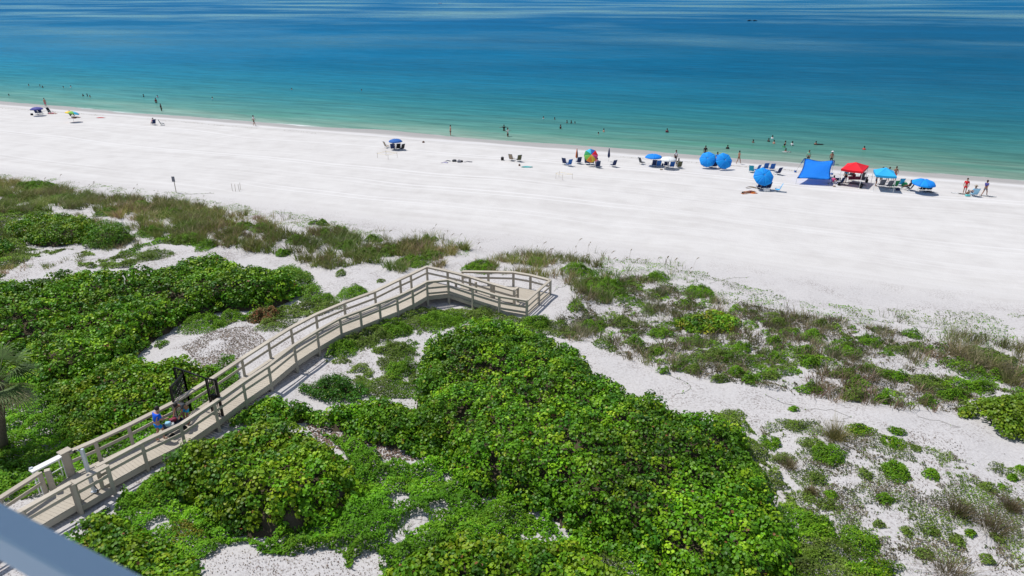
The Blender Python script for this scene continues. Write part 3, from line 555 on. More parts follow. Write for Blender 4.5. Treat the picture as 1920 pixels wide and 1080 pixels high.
lp = [(30, 375, 24, 8), (120, 372, 30, 8), (205, 400, 22, 7), (265, 385, 20, 6), (318, 400, 22, 8), (345, 425, 20, 7), (400, 410, 18, 6), (455, 425, 20, 7), (495, 428, 22, 10), (560, 450, 20, 7), (610, 440, 16, 6), (650, 462, 22, 8), (690, 475, 26, 9), (735, 470, 26, 9), (770, 490, 34, 11), (812, 478, 20, 9), (700, 450, 16, 5), (805, 450, 16, 5), (640, 432, 14, 4), (600, 420, 22, 4), (45, 350, 16, 5)]
ll = row_labels(lp, 'left dune grass belt', (308, 330, .2))
for i, (a, b, c, d) in enumerate(lp):
    low_shrub(a, b, c, d, ll[i], pal=GR + OL, group='small shrubs in the left grass belt', h=.5, size=.1)
# grass belts
def belt(polys, dens, n, h, pal, name, label, thr=.3, ns=3, seed=0, w=.018, lean=.5):
    A, B, Cc, D, E_ = [], [], [], [], []
    for px in polys:
        poly = [tuple(gp(x, y, .2)[:2]) for x, y in px]; Q = np.array(poly); lo, hi = Q.min(0), Q.max(0); k = int((hi - lo).prod() * dens)
        x = lo[0] + rng.random(k) * (hi[0] - lo[0]); y = lo[1] + rng.random(k) * (hi[1] - lo[1])
        m = inpoly(x, y, poly) & (fbm(x, y, ns, seed) > thr) & off_walk(x, y, .3); x, y = x[m], y[m]
        hv = h * (.35 + .6 * vn(x, y, 2.5, seed + 3) + .55 * rng.random(len(x))); p, hh, L, ww, T = grass_pts(x, y, n, hv, .13, pal, lean, w)
        T = T * (.55 + .9 * vn(p[:, 0], p[:, 1], 2.6, seed + 4))[:, None]; T = T * np.stack([.8 + .45 * vn(p[:, 0], p[:, 1], 4., seed + 6), np.ones(len(p)), .9 + .3 * vn(p[:, 0], p[:, 1], 4., seed + 6)], 1)
        A.append(p); B.append(hh); Cc.append(L); D.append(ww); E_.append(T)
    return link(name, blade_mesh(name, np.concatenate(A), np.concatenate(B), np.concatenate(Cc), np.concatenate(D), np.concatenate(E_)), mat=M_GRASS, label=label, cat='grass', kind='stuff')
GP = [(.26, .28, .09), (.31, .30, .12), (.20, .25, .07), (.36, .31, .17), (.30, .23, .15), (.17, .24, .05)]
G1 = [(-60, 335), (0, 334), (60, 342), (110, 352), (200, 366), (300, 374), (400, 390), (480, 405), (540, 430), (640, 432), (700, 442), (780, 450), (830, 455), (885, 462), (865, 472), (838, 478), (832, 500), (790, 514), (740, 505), (690, 492), (620, 502), (560, 490), (500, 472), (420, 460), (350, 452), (280, 442), (250, 415), (180, 398), (130, 388), (60, 396), (-60, 402)]
belt([G1], 5, 26, .80, GP, 'dune_grass', 'dense olive-brown dune grass along the beach edge at left', thr=.425, ns=1.5, seed=5, w=.024, lean=.8)
belt([[(-60, 398), (60, 396), (180, 398), (270, 420), (300, 445), (230, 470), (0, 520), (-60, 520)]], 3, 16, .5, GP, 'dune_grass', 'thin dune grass around the upper left shrubs', thr=.5, seed=6)
belt([[(865, 505), (880, 490), (960, 472), (1080, 478), (1130, 495), (1150, 560), (1080, 545), (1040, 520), (960, 510)]], 5, 18, .7, GP, 'dune_grass', 'dune grass behind the end deck of the boardwalk', thr=.42, seed=7)
belt([[(1080, 560), (1110, 505), (1170, 510), (1180, 550), (1130, 565)]], 4, 18, .5, [(.09, .19, .02), (.12, .2, .03)], 'dune_grass', 'green dune grass just right of the end deck', thr=.3, seed=8)
belt([BELT], 4.0, 18, .55, [(.27, .21, .15), (.23, .18, .12), (.32, .27, .18), (.22, .23, .09)], 'dune_grass', 'brown dry dune grass of the right-hand belt', thr=.525, ns=1.4, seed=9)
belt([[(1780, 620), (1960, 650), (1960, 745), (1860, 700), (1780, 660)]], 7, 20, .75, [(.30, .26, .16), (.26, .23, .12), (.22, .22, .09)], 'dune_grass', 'pale brown dune grass near the right edge', thr=.35, seed=10)
belt([[(1100, 515), (1160, 478), (1300, 500), (1380, 545), (1300, 560)], [(1000, 475), (1130, 470), (1250, 500), (1130, 500)], [(640, 425), (780, 430), (880, 452), (860, 470), (700, 445)], [(400, 385), (560, 405), (640, 425), (620, 435), (480, 402)], [(1380, 560), (1700, 590), (1900, 640), (1800, 650), (1500, 600)]],
     1.3, 7, .6, GP + BR, 'dune_grass', 'sparse dune grass sprigs on the open sand at the beach edge', thr=.42, ns=2, seed=12, w=.014)
belt([[(1450, 860), (1650, 860), (1900, 930), (1960, 1000), (1960, 1100), (1700, 1100), (1560, 960)]], 1.6, 12, .22, BR + OL, 'dry_sprigs', 'dry sprigs on the speckled sand at lower right', thr=.5, ns=1.5, seed=13, w=.012)
belt([[(690, 940), (760, 930), (770, 1020), (700, 1050)], [(820, 880), (900, 900), (930, 980), (860, 980)], [(640, 820), (700, 850), (720, 900), (660, 900)]], 9, 12, .55, [(.06, .18, .01), (.09, .22, .01)], 'tall_weeds', 'tall green weeds in the hollow between the foreground thickets', thr=.5, ns=1.2, seed=14)

# sea oats with seed heads
def sea_oats(polys, dens, label, seed):
    bm = bmesh.new(); rs = random.Random(seed)
    for px in polys:
        poly = [tuple(gp(x, y, 0)[:2]) for x, y in px]; Q = np.array(poly); lo, hi = Q.min(0), Q.max(0)
        for _ in range(int((hi - lo).prod() * dens)):
            x, y = rs.uniform(lo[0], hi[0]), rs.uniform(lo[1], hi[1])
            if not inpoly(np.array([x]), np.array([y]), poly)[0] or vn(x, y, 1.5, 7) < .42: continue
            z = float(ground(x, y)); h = rs.uniform(.9, 1.6); lx, ly = rs.uniform(.05, .35), rs.uniform(-.12, .12)
            P = [Vector((x, y, z)), Vector((x + lx * .3, y + ly * .3, z + h * .6)), Vector((x + lx, y + ly, z + h)), Vector((x + lx * 1.7, y + ly * 1.6, z + h * 1.02))]
            tube_bm(bm, P[:3], [.007, .006, .005], 3); tube_bm(bm, [P[2] - Vector((lx * .2, 0, .14)), (P[2] + P[3]) / 2, P[3]], [.012, .034, .01], 4)
    link('sea_oats', bm_mesh(bm, 'sea_oats'), mat=plain('seed_head_straw', (.27, .22, .13), .9, var=.3), label=label, cat='sea oats', kind='stuff')
sea_oats([[(870, 480), (1000, 470), (1140, 480), (1240, 500), (1140, 520), (960, 500)], [(790, 435), (885, 452), (870, 475), (780, 460)], [(1180, 490), (1330, 520), (1360, 560), (1220, 520)]], .55, 'sea oat stalks with seed heads at the beach edge around the walk exit', 3)
sea_oats([[(10, 335), (200, 360), (420, 385), (600, 430), (780, 460), (700, 480), (400, 430), (100, 370)]], .16, 'sea oat stalks in the left grass belt', 4)

# leaf litter and twigs
def litter(polys, dens, name, label, seed, thr=.45, size=.05, pal=((.16, .12, .09), (.22, .17, .13), (.10, .075, .055), (.28, .23, .19))):
    Ps, Ts, Ss = [], [], []
    for px in polys:
        poly = [tuple(gp(x, y, 0)[:2]) for x, y in px]; A = np.array(poly); lo, hi = A.min(0), A.max(0); n = int((hi - lo).prod() * dens)
        x = lo[0] + rng.random(n) * (hi[0] - lo[0]); y = lo[1] + rng.random(n) * (hi[1] - lo[1]); m = inpoly(x, y, poly) & (fbm(x, y, 1.6, seed) + rng.normal(0, .06, n) > thr) & off_walk(x, y, 0)
        x, y = x[m], y[m]; Ps.append(np.stack([x, y, ground(x, y) + .02], 1)); Ts.append(pick(pal, len(x), .3)); Ss.append(size * (.4 + 1.3 * rng.random(len(x))))
    P = np.concatenate(Ps); N = np.array([0, 0, 1.]) + (rng.random(P.shape) - .5) * .9
    link(name, leaf_mesh(name, P, N, np.concatenate(Ss), np.concatenate(Ts), 4), mat=M_LITTER, label=label, cat='litter', kind='stuff')
litter([[(1400, 780), (1600, 780), (1960, 870), (1960, 1130), (1500, 1130)]], 60, 'leaf_litter', 'dark leaf litter and twigs scattered on the sand at lower right', 1, .47)
litter([[(560, 690), (640, 640), (800, 600), (800, 700), (780, 760), (640, 760)], [(250, 690), (420, 600), (600, 560), (700, 540), (520, 640), (400, 700)]], 70, 'leaf_litter', 'brown leaf litter on both sides of the boardwalk', 2, .45)
litter([[(570, 790), (640, 800), (700, 820), (790, 865), (700, 862), (600, 835)]], 330, 'leaf_litter', 'reddish brown leaf litter path between the foreground thickets', 9, .2, .08, ((.17, .11, .08), (.24, .16, .12), (.12, .08, .06)))
litter([[(570, 800), (640, 800), (780, 860), (700, 862), (600, 830)], [(330, 1030), (740, 1030), (740, 1110), (330, 1110)], [(180, 900), (300, 870), (300, 960), (180, 960)], [(-20, 560), (-20, 500), (320, 470), (480, 480), (100, 560)]], 130, 'leaf_litter', 'brown leaf litter in the foreground hollows', 3, .47, .045, ((.20, .15, .11), (.27, .20, .16), (.14, .10, .08), (.36, .31, .27)))
litter([[(340, 650), (400, 620), (470, 610), (500, 640), (440, 690), (380, 690)]], 260, 'leaf_litter', 'dark brown dead leaf patch in the sandy hollow left of the boardwalk', 8, .36, .07)
litter([BELT], 110, 'leaf_litter', 'brown litter under the right-hand dune belt', 4, .42)

# creeping runners on the open sand
def runner(pts, label, seed, leafy=.5):
    rs = random.Random(seed); W_ = [gp(x, y, .025) for x, y in pts]; P = []
    for a, b in zip(W_, W_[1:]):
        n = max(2, int(np.linalg.norm(b - a) / .35))
        for i in range(n):
            q = a + (b - a) * i / n; q[0] += rs.uniform(-.13, .13); q[1] += rs.uniform(-.13, .13); q[2] = float(ground(q[0], q[1])) + .02; P.append(q)
    org = P[0]; bm = bmesh.new(); tube_bm(bm, [p - org for p in P], .007, 3); top = link('beach_vine', bm_mesh(bm, 'beach_vine'), mat=M_TWIG, label=label, cat='vine', loc=tuple(org))
    Q = np.array(P)[:, None] + rng.normal(0, .05, (len(P), 3, 3)); Q = Q.reshape(-1, 3); Q = Q[rng.random(len(Q)) < leafy] - org; Q[:, 2] += .03
    if len(Q): link('leaves', leaf_mesh('leaves', Q, np.array([0, 0, 1.]) + (rng.random(Q.shape) - .5), .09 + .05 * rng.random(len(Q)), pick(OL + GR, len(Q)), 4), top, M_FINE, kind='stuff')
runner([(1440, 742), (1470, 756), (1510, 765), (1560, 768), (1590, 780), (1580, 790), (1545, 785)], 'curling runner on the smooth sand right of the broad thicket', 1, .15)
runner([(1610, 808), (1650, 818), (1700, 830), (1760, 850), (1800, 862), (1850, 878)], 'long dark runner leading right from the yellow-green flat shrub', 2, .5)
runner([(1245, 700), (1290, 716), (1290, 730), (1255, 745)], 'short leafy runner beside the upper edge of the broad thicket', 3, .5)
runner([(330, 361), (360, 364), (400, 362), (330, 365)], 'runner on the sand at the foot of the beach sign', 4, .6)
runner([(1560, 598), (1640, 601), (1720, 603), (1800, 606)], 'straight leafy runner on the beach edge at right', 5, .6)
runner([(1700, 610), (1760, 618), (1850, 628), (1915, 632)], 'leafy runner nearest the right edge of the beach side', 6, .7)
runner([(1330, 530), (1370, 522), (1410, 518)], 'short runner reaching onto the beach above the yellow-leaved shrub', 7, .6)
runner([(280, 590), (340, 600), (400, 585), (470, 592), (520, 580)], 'thin runner across the sandy hollow left of the boardwalk', 8, .3)
runner([(1040, 545), (1075, 530), (1100, 548), (1090, 560)], 'leafy branch lying at the corner of the end deck', 9, .8)
runner([(1720, 780), (1760, 790), (1800, 800), (1780, 806)], 'dark twiggy runner on the smooth sand left of the spreading shrub', 10, .1)

# palm at the left edge
pb = gp(8, 845, 0); ph_ = 3.7
palm = empty('cabbage_palm', pb, 'fan palm with drooping grey-green fronds at the left edge', 'palm tree')
tube('trunk', [(0, 0, -.1), (.12, 0, .8), (.35, .02, 1.8), (.62, .0, 2.8), (.85, 0, ph_)], [.24, .2, .18, .18, .2], M_TRUNK, palm, 12)
rs = random.Random(5)
fm = leafmat('palm_frond', .6, .15, .3)
for i in range(26):
    a = i * 2.399 + rs.uniform(-.2, .2); elv = rs.uniform(-.9, 1.2); st = Vector((.85, 0, ph_)); ln = rs.uniform(.7, 1.1)
    d = Vector((math.cos(a) * math.cos(elv), math.sin(a) * math.cos(elv), math.sin(elv))); hub = st + d * ln
    V, Fx, T = [], [], []; sidev = d.cross(Vector((0, 0, 1))).normalized(); upv = sidev.cross(d)
    for k in range(22):
        t = (k - 10.5) / 10.5 * 1.75; r_ = rs.uniform(.85, 1.1) * (1.05 - .25 * abs(t) / 1.75); dd = (d * math.cos(t) + sidev * math.sin(t)); e = hub + dd * r_ + Vector((0, 0, -.32 * r_)) ; m_ = hub + dd * r_ * .55 + Vector((0, 0, -.04)); wv_ = dd.cross(upv).normalized() * .028
        b0 = len(V); V += [hub - wv_ * .3, hub + wv_ * .3, m_ + wv_, m_ - wv_, e + wv_ * .2, e - wv_ * .2]; Fx += [[b0, b0 + 1, b0 + 2, b0 + 3], [b0 + 3, b0 + 2, b0 + 4, b0 + 5]]
        cc = np.array((.075, .125, .03)) * rs.uniform(.7, 1.5) if elv > -.5 else np.array((.26, .23, .13)) * rs.uniform(.7, 1.3); T += [cc] * 6
    for q in (1, 2, 3):
        pass
    fr = link('frond', npmesh('frond', [tuple(v) for v in V], Fx, np.array(T)), palm, fm)
    tube('stalk', [st, (st + hub) / 2 + Vector((0, 0, .04)), hub], [.022, .016, .012], fm if False else plain('frond_stalk', (.12, .15, .05), .6) if i == 0 else bpy.data.materials['frond_stalk'], fr, 5)

# ------------------------------------------------------------------ boardwalk
bwo = gp(560, 690, 0); BW = empty('boardwalk', bwo, 'long weathered beige timber boardwalk with handrails crossing the dune', 'boardwalk'); O = Vector(bwo)
def v3(p, z): return Vector((float(p[0]), float(p[1]), float(z))) - O
nearL = [(-19.6, 18.0), (-18.3, 20.12), (-17.36, 21.73), (-16.95, 22.69)] + [tuple(p) for p in near]
farL = [(-21.3, 17.4), (-19.6, 20.75), (-19.02, 22.3)] + [tuple(p) for p in farr]
def arc(L):
    L = np.array(L); return np.concatenate([[0], np.cumsum(np.hypot(*(L[1:] - L[:-1]).T))])
def pt(L, A, s): return np.array([np.interp(s, A, [p[0] for p in L]), np.interp(s, A, [p[1] for p in L])])
def closest(L, p):
    best = None
    for a, b in zip(L, L[1:]):
        a, b = np.array(a), np.array(b); d = b - a; t = min(1, max(0, np.dot(p - a, d) / np.dot(d, d))); q = a + d * t; D = np.hypot(*(p - q))
        if best is None or D < best[0]: best = (D, q)
    return best[1]
def boards(name, L1, L2, z1, z2, step=.15):
    bm = bmesh.new(); A1, A2 = arc(L1), arc(L2); n = int(A1[-1] / step) if A1[-1] > A2[-1] else int(A2[-1] / step)
    for i in range(n):
        q = []
        for t in ((i + .02) / n, (i + .98) / n):
            a = pt(L1, A1, t * A1[-1]); b = pt(L2, A2, t * A2[-1]); z = z1 + (z2 - z1) * t + random.uniform(-.003, .003); q += [v3(a, z), v3(b, z)]
        vs = [bm.verts.new(p - Vector((0, 0, h))) for h in (0, .038) for p in q]
        for f in ((0, 1, 3, 2), (4, 6, 7, 5), (0, 4, 5, 1), (2, 3, 7, 6), (0, 2, 6, 4), (1, 5, 7, 3)): bm.faces.new([vs[k] for k in f])
    bmesh.ops.recalc_face_normals(bm, faces=bm.faces[:]); return link(name, bm_mesh(bm, name), BW, M_DECK, kind='stuff')
# match far line to near line by arc so the boards stay square to the walk
mfar = [closest(farL, np.array(p)) for p in nearL]; mfar[-1] = np.array(farr[-1])
for k in range(len(nearL) - 1): 
    boards('deck_boards', [nearL[k], nearL[k + 1]], [mfar[k], mfar[k + 1]], DZ, DZ)
N_ = [(-5.71, 42.15), (-4.33, 42.65), (-2.62, 41.6), (-.83, 40.54), (.96, 40.09)]; NZ = [3.25, 3.18, 3.04, 2.92, 2.80]
M_ = [(-6.03, 44.9), (-2.9, 43.43), (.14, 41.65)]; MZ = [3.25, 3.12, 2.86]; Cn = (2.65, 43.48)
boards('deck_boards', [N_[0], N_[1]], [M_[0], (-4.5, 44.2)], 3.25, 3.19); boards('deck_boards', [N_[1], N_[2]], [(-4.5, 44.2), M_[1]], 3.19, 3.08)
boards('deck_boards', [N_[2], N_[3]], [M_[1], (-1.3, 42.5)], 3.08, 2.93); boards('deck_boards', [N_[3], N_[4]], [(-1.3, 42.5), (.30, 41.5)], 2.93, 2.80)
boards('deck_boards', [N_[4], Cn], [(.30, 41.5), (.25, 44.85)], 2.80, 2.80)
boards('deck_boards', [(.20, 41.95), (-2.5, 43.4), (-3.9, 44.15)], [(.2, 44.8), (-1.8, 45.3), (-3.7, 45.75)], 2.80, 2.50)
def gz_(p): return float(ground(p[0], p[1]))
def post(p, z, w=.14, bottom=None): 
    a, b = v3(p, (bottom if bottom is not None else gz_(p) - .25)), v3(p, z)
    bm = bmesh.new(); box(bm, (a + b) / 2, (w, w, (b - a).length), Matrix.Rotation(.5, 4, 'Z')); bmesh.ops.bevel(bm, geom=bm.edges[:], offset=.006, segments=1, affect='EDGES')
    return link('post', bm_mesh(bm, 'post'), BW, M_WOOD)
def rail_run(L, Z, posts=True, cap=.20, mids=(.55,), skip=(), ends=True, H=1.05):
    """cap rail, board under it and mid rails from post to post; Z = deck heights"""
    for i in range(len(L) - 1):
        a, b = L[i], L[i + 1]; g = .0
        beams('top_rail', [(v3(a, Z[i] + H), v3(b, Z[i + 1] + H), cap, .042)], M_WOOD, BW)
        for k, (hh, w_, th) in enumerate([(H - .085, .036, .125)] + [(m_, .036, .14) for m_ in mids]):
            beams('under_rail' if k == 0 else 'mid_rail', [(v3(a, Z[i] + hh), v3(b, Z[i + 1] + hh), w_, th)], M_WOOD, BW, 0)
    if posts:
        for i, p in enumerate(L):
            if i not in skip: post(p, Z[i] + H - .022)
rail_run(nearL[3:], [DZ] * len(nearL[3:]))
rail_run(farr, [DZ] * len(farr), skip=(0,), cap=.26)
rail_run([nearL[0], nearL[1], (-17.40, 21.66)], [DZ] * 3, cap=.24)
rail_run([farL[0], farL[1], farL[2]], [DZ] * 3, cap=.24)
rail_run([(-17.28, 21.62), (-16.57, 22.76)], [DZ] * 2, cap=.30); post((-17.42, 21.86), DZ + 1.0, .13)
post(farr[0], DZ + 1.12, .26); beams('top_rail', [(v3((farr[0][0] - .12, farr[0][1] - .2), DZ + 1.16), v3((farr[0][0] + .12, farr[0][1] + .2), DZ + 1.16), .36, .06)], M_WOOD, BW)
post((-18.88, 22.52), DZ + 1.0, .2)
rail_run(N_[0:], NZ, mids=(.55, .16), skip=(0,))
rail_run([N_[4], (1.8, 41.8), Cn], [2.80] * 3, skip=(0,), mids=(.55, .16))
rail_run([M_[0], (-4.5, 44.2), M_[1], (-1.4, 42.55), M_[2]], [3.25, 3.19, 3.08, 2.94, 2.86], skip=(0,), cap=.26)
rail_run([M_[2], (.38, 42.15)], [2.86, 2.84], skip=(0,))
rail_run([Cn, (1.3, 44.4), (.1, 44.95), (-1.7, 45.4), (-3.6, 45.85)], [2.8, 2.8, 2.8, 2.66, 2.5], skip=(0,), cap=.26)
post((-3.95, 44.25), 3.5); post((-2.5, 43.5), 3.7); post((-1.25, 42.75), 3.8)
# fascia boards and joists
def fascia(L, Z, off):
    for i in range(len(L) - 1): beams('fascia_board', [(v3(L[i], Z[i] - .17), v3(L[i + 1], Z[i + 1] - .17), .04, .26)], M_WOOD, BW, 0)
fascia(nearL, [DZ] * len(nearL), 0); fascia(farL, [DZ] * len(farL), 0); fascia(N_, NZ, 0); fascia([N_[4], Cn], [2.8] * 2, 0); fascia(M_, MZ, 0); fascia([Cn, (.2, 44.8), (-1.8, 45.3), (-3.7, 45.75)], [2.8, 2.8, 2.66, 2.5], 0)
boards('deck_boards', [(-17.36, 21.73), (-16.95, 22.69)], [(-17.2, 21.6), (-16.55, 22.72)], DZ - .05, DZ - .05); beams('fascia_board', [(v3((-17.28, 21.6), DZ - .2), v3((-16.5, 22.8), DZ - .2), .04, .26)], M_WOOD, BW, 0)
jl = []
for k in range(len(nearL)): jl.append((v3(nearL[k], DZ - .16), v3(mfar[k], DZ - .16), .05, .2))
beams('joists', jl, M_WOOD, BW, 0, kind='stuff')

# gate
gA, gB, gC, gD, gL = (-16.44, 28.95), (-15.93, 28.72), (-14.52, 28.02), (-13.97, 27.86), (-15.98, 27.45); gO = Vector((gB[0], gB[1], DZ))
GT = empty('metal_gate', gO, 'open black metal gate with barred side panels spanning the boardwalk', 'gate')
def g3(p, z): return Vector((p[0], p[1], DZ + z)) - gO
def panel(a, b, z0, z1, nbar, hb=(), name='panel'):
    fr = beams(name + '_frame', [(g3(a, z0), g3(a, z1), .08, .08), (g3(b, z0), g3(b, z1), .08, .08), (g3(a, z1), g3(b, z1), .06, .06), (g3(a, z0 + .08), g3(b, z0 + .08), .045, .045)] + [(g3(a, h), g3(b, h), .04, .04) for h in hb], M_BLACK, GT, 0)
    for i in range(1, nbar + 1):
        t = i / (nbar + 1); p = (a[0] + (b[0] - a[0]) * t, a[1] + (b[1] - a[1]) * t); tube('bar', [g3(p, z0), g3(p, z1)], .019, M_BLACK, fr, 5)
panel(gA, gB, -.35, 2.05, 5, (1.0,)); panel(gC, gD, 0, 2.0, 5, (1.0, .75)); panel(gB, gL, .06, 1.85, 11, (.6, 1.0, 1.4), 'leaf')
bmx = bmesh.new()
for i in range(9):
    for sgn in (1, -1):
        a, b = (0, .1 + i * .2), (1, .1 + i * .2 + sgn * .45)
        q = [(gB[0] + (gL[0] - gB[0]) * t, gB[1] + (gL[1] - gB[1]) * t) for t in (a[0], b[0])]; z2 = min(1.8, max(.1, b[1])); tube_bm(bmx, [g3(q[0], a[1]), g3(q[1], z2)], .013, 4)
link('lattice', bm_mesh(bmx, 'lattice'), GT, M_BLACK)
tube('top_bar', [g3(gB, 2.05), g3(gC, 2.0)], .038, M_BLACK, GT, 6)
link('lock_box', bm_mesh((lambda b_: (box(b_, g3(((gC[0] + gD[0]) / 2, (gC[1] + gD[1]) / 2), 1.0), (.3, .12, .3), Matrix.Rotation(-.4, 4, 'Z')), b_)[1])(bmesh.new()), 'lock_box'), GT, M_BLACK)

# shower column, white topped frame
sh = Vector((-17.12, 22.42, DZ)); SH_ = empty('shower_column', sh, 'grey steel shower column standing in the boardwalk bay at lower left', 'shower')
beams('column', [((0, 0, 0), (0, 0, 2.1), .10, .10)], M_STEEL, SH_); tube('pipe', [(-.09, -.02, .1), (-.09, -.02, 2.0), (-.16, -.06, 2.12)], .018, M_STEEL, SH_, 6)
tube('shower_head', [(-.10, -.02, 2.06), (-.24, -.08, 2.10), (-.27, -.10, 2.02)], [.02, .02, .07], M_BLACK, SH_, 8); tube('foot_tap', [(.05, -.05, .35), (.15, -.12, .38), (.2, -.1, .2), (.24, -.16, .05)], .02, M_BLACK, SH_, 6)
beams('base_plate', [((-.11, 0, .02), (.11, 0, .02), .22, .03)], M_STEEL, SH_)
wo_ = Vector((-19.3, 23.1, gz_((-19.3, 23.1)))); WT = empty('white_frame', wo_, 'white slab on thin white legs beside the gap in the far handrail', 'washing station')
zt = DZ + .88 - wo_.z; a0, a1 = Vector((-.30, -.55, zt)), Vector((.36, .50, zt))
beams('top_slab', [(a0, a1, .32, .08)], M_WHITE, WT, .015)
for a_, s_ in ((a0, .12), (a1, -.12)):
    for w_ in (-.14, .14): p_ = a_ + Vector((w_, -w_ * .6, 0)) + (a1 - a0).normalized() * s_; beams('leg', [((p_.x, p_.y, -.1), (p_.x, p_.y, zt - .05), .035, .035)], M_WHITE, WT, 0)
beams('cross_bar', [(a0 * 1 - Vector((-.12, .1, .5)), a1 - Vector((0, .0, .5)), .03, .03)], M_WHITE, WT, 0); beams('tap', [(a0 + Vector((-.1, .1, .07)), a0 + Vector((-.02, .2, .07)), .07, .05)], M_STEEL, WT, 0)

# balcony rail of the viewer's own building
A_, B_ = Vector(at(0, 940, 21.2)), Vector(at(270, 1080, 21.2)); d_ = (B_ - A_).normalized(); n_ = Vector((-d_.y, d_.x, 0)) * -1
if n_.y > 0: n_ = -n_
bo = A_ - d_ * 1.2 + n_ * .025 - Vector((0, 0, 1.0)); BRL = empty('balcony_rail', bo, 'out of focus blue-grey balcony handrail in the bottom left corner', 'railing')
p0 = A_ - d_ * 1.2 + n_ * .025 - bo; p1 = B_ + d_ * .55 + n_ * .025 - bo; dz = Vector((0, 0, .033))
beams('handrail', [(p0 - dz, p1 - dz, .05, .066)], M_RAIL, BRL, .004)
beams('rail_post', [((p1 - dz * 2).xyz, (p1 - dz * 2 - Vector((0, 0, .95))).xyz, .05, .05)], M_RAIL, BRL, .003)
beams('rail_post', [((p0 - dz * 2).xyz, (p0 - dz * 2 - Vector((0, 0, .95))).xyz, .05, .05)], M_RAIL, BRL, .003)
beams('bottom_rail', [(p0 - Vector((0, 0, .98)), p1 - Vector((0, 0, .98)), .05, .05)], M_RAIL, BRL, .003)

sb = bmesh.new(); box(sb, (-1.2, -.6, 23.45), (9, 5.2, .22)); bmesh.ops.bevel(sb, geom=sb.edges[:], offset=.01, segments=1, affect='EDGES')  # slab outside the view, added to keep the sun off the handrail
link('rail_shade_slab', bm_mesh(sb, 'rail_shade_slab'), mat=M_WHITE, label='white slab added unseen above the viewpoint to shade the balcony rail', kind='structure')
# ------------------------------------------------------------------ people
BASE = dict(pel=(0, 0, .93), wai=(0, 0, 1.10), che=(0, -.01, 1.30), nek=(0, 0, 1.46), hd0=(0, -.01, 1.55), hd1=(0, -.015, 1.67))
def limb(side, sh=None, el=None, wr_=None, ha=None, hip=None, kn=None, an=None, to=None):
    k = 'L' if side < 0 else 'R'; d = dict(sh=(.17, 0, 1.39), el=(.23, .03, 1.13), wr=(.24, -.06, .90), ha=(.235, -.09, .81), hip=(.09, 0, .88), kn=(.10, -.03, .49), an=(.10, .02, .09), to=(.11, -.13, .035))
    for n, v in (('sh', sh), ('el', el), ('wr', wr_), ('ha', ha), ('hip', hip), ('kn', kn), ('an', an), ('to', to)):
        if v: d[n] = v
    return {n + k: (side * p[0], p[1], p[2]) for n, p in d.items()}
RAD = dict(pel=.125, wai=.105, che=.135, nek=.052, hd0=.082, hd1=.088, sh=.062, el=.042, wr=.030, ha=.038, hip=.095, kn=.058, an=.038, to=.032)
EDG = [('pel', 'wai'), ('wai', 'che'), ('che', 'nek'), ('nek', 'hd0'), ('hd0', 'hd1')] + [e for k in 'LR' for e in (('che', 'sh' + k), ('sh' + k, 'el' + k), ('el' + k, 'wr' + k), ('wr' + k, 'ha' + k), ('pel', 'hip' + k), ('hip' + k, 'kn' + k), ('kn' + k, 'an' + k), ('an' + k, 'to' + k))]
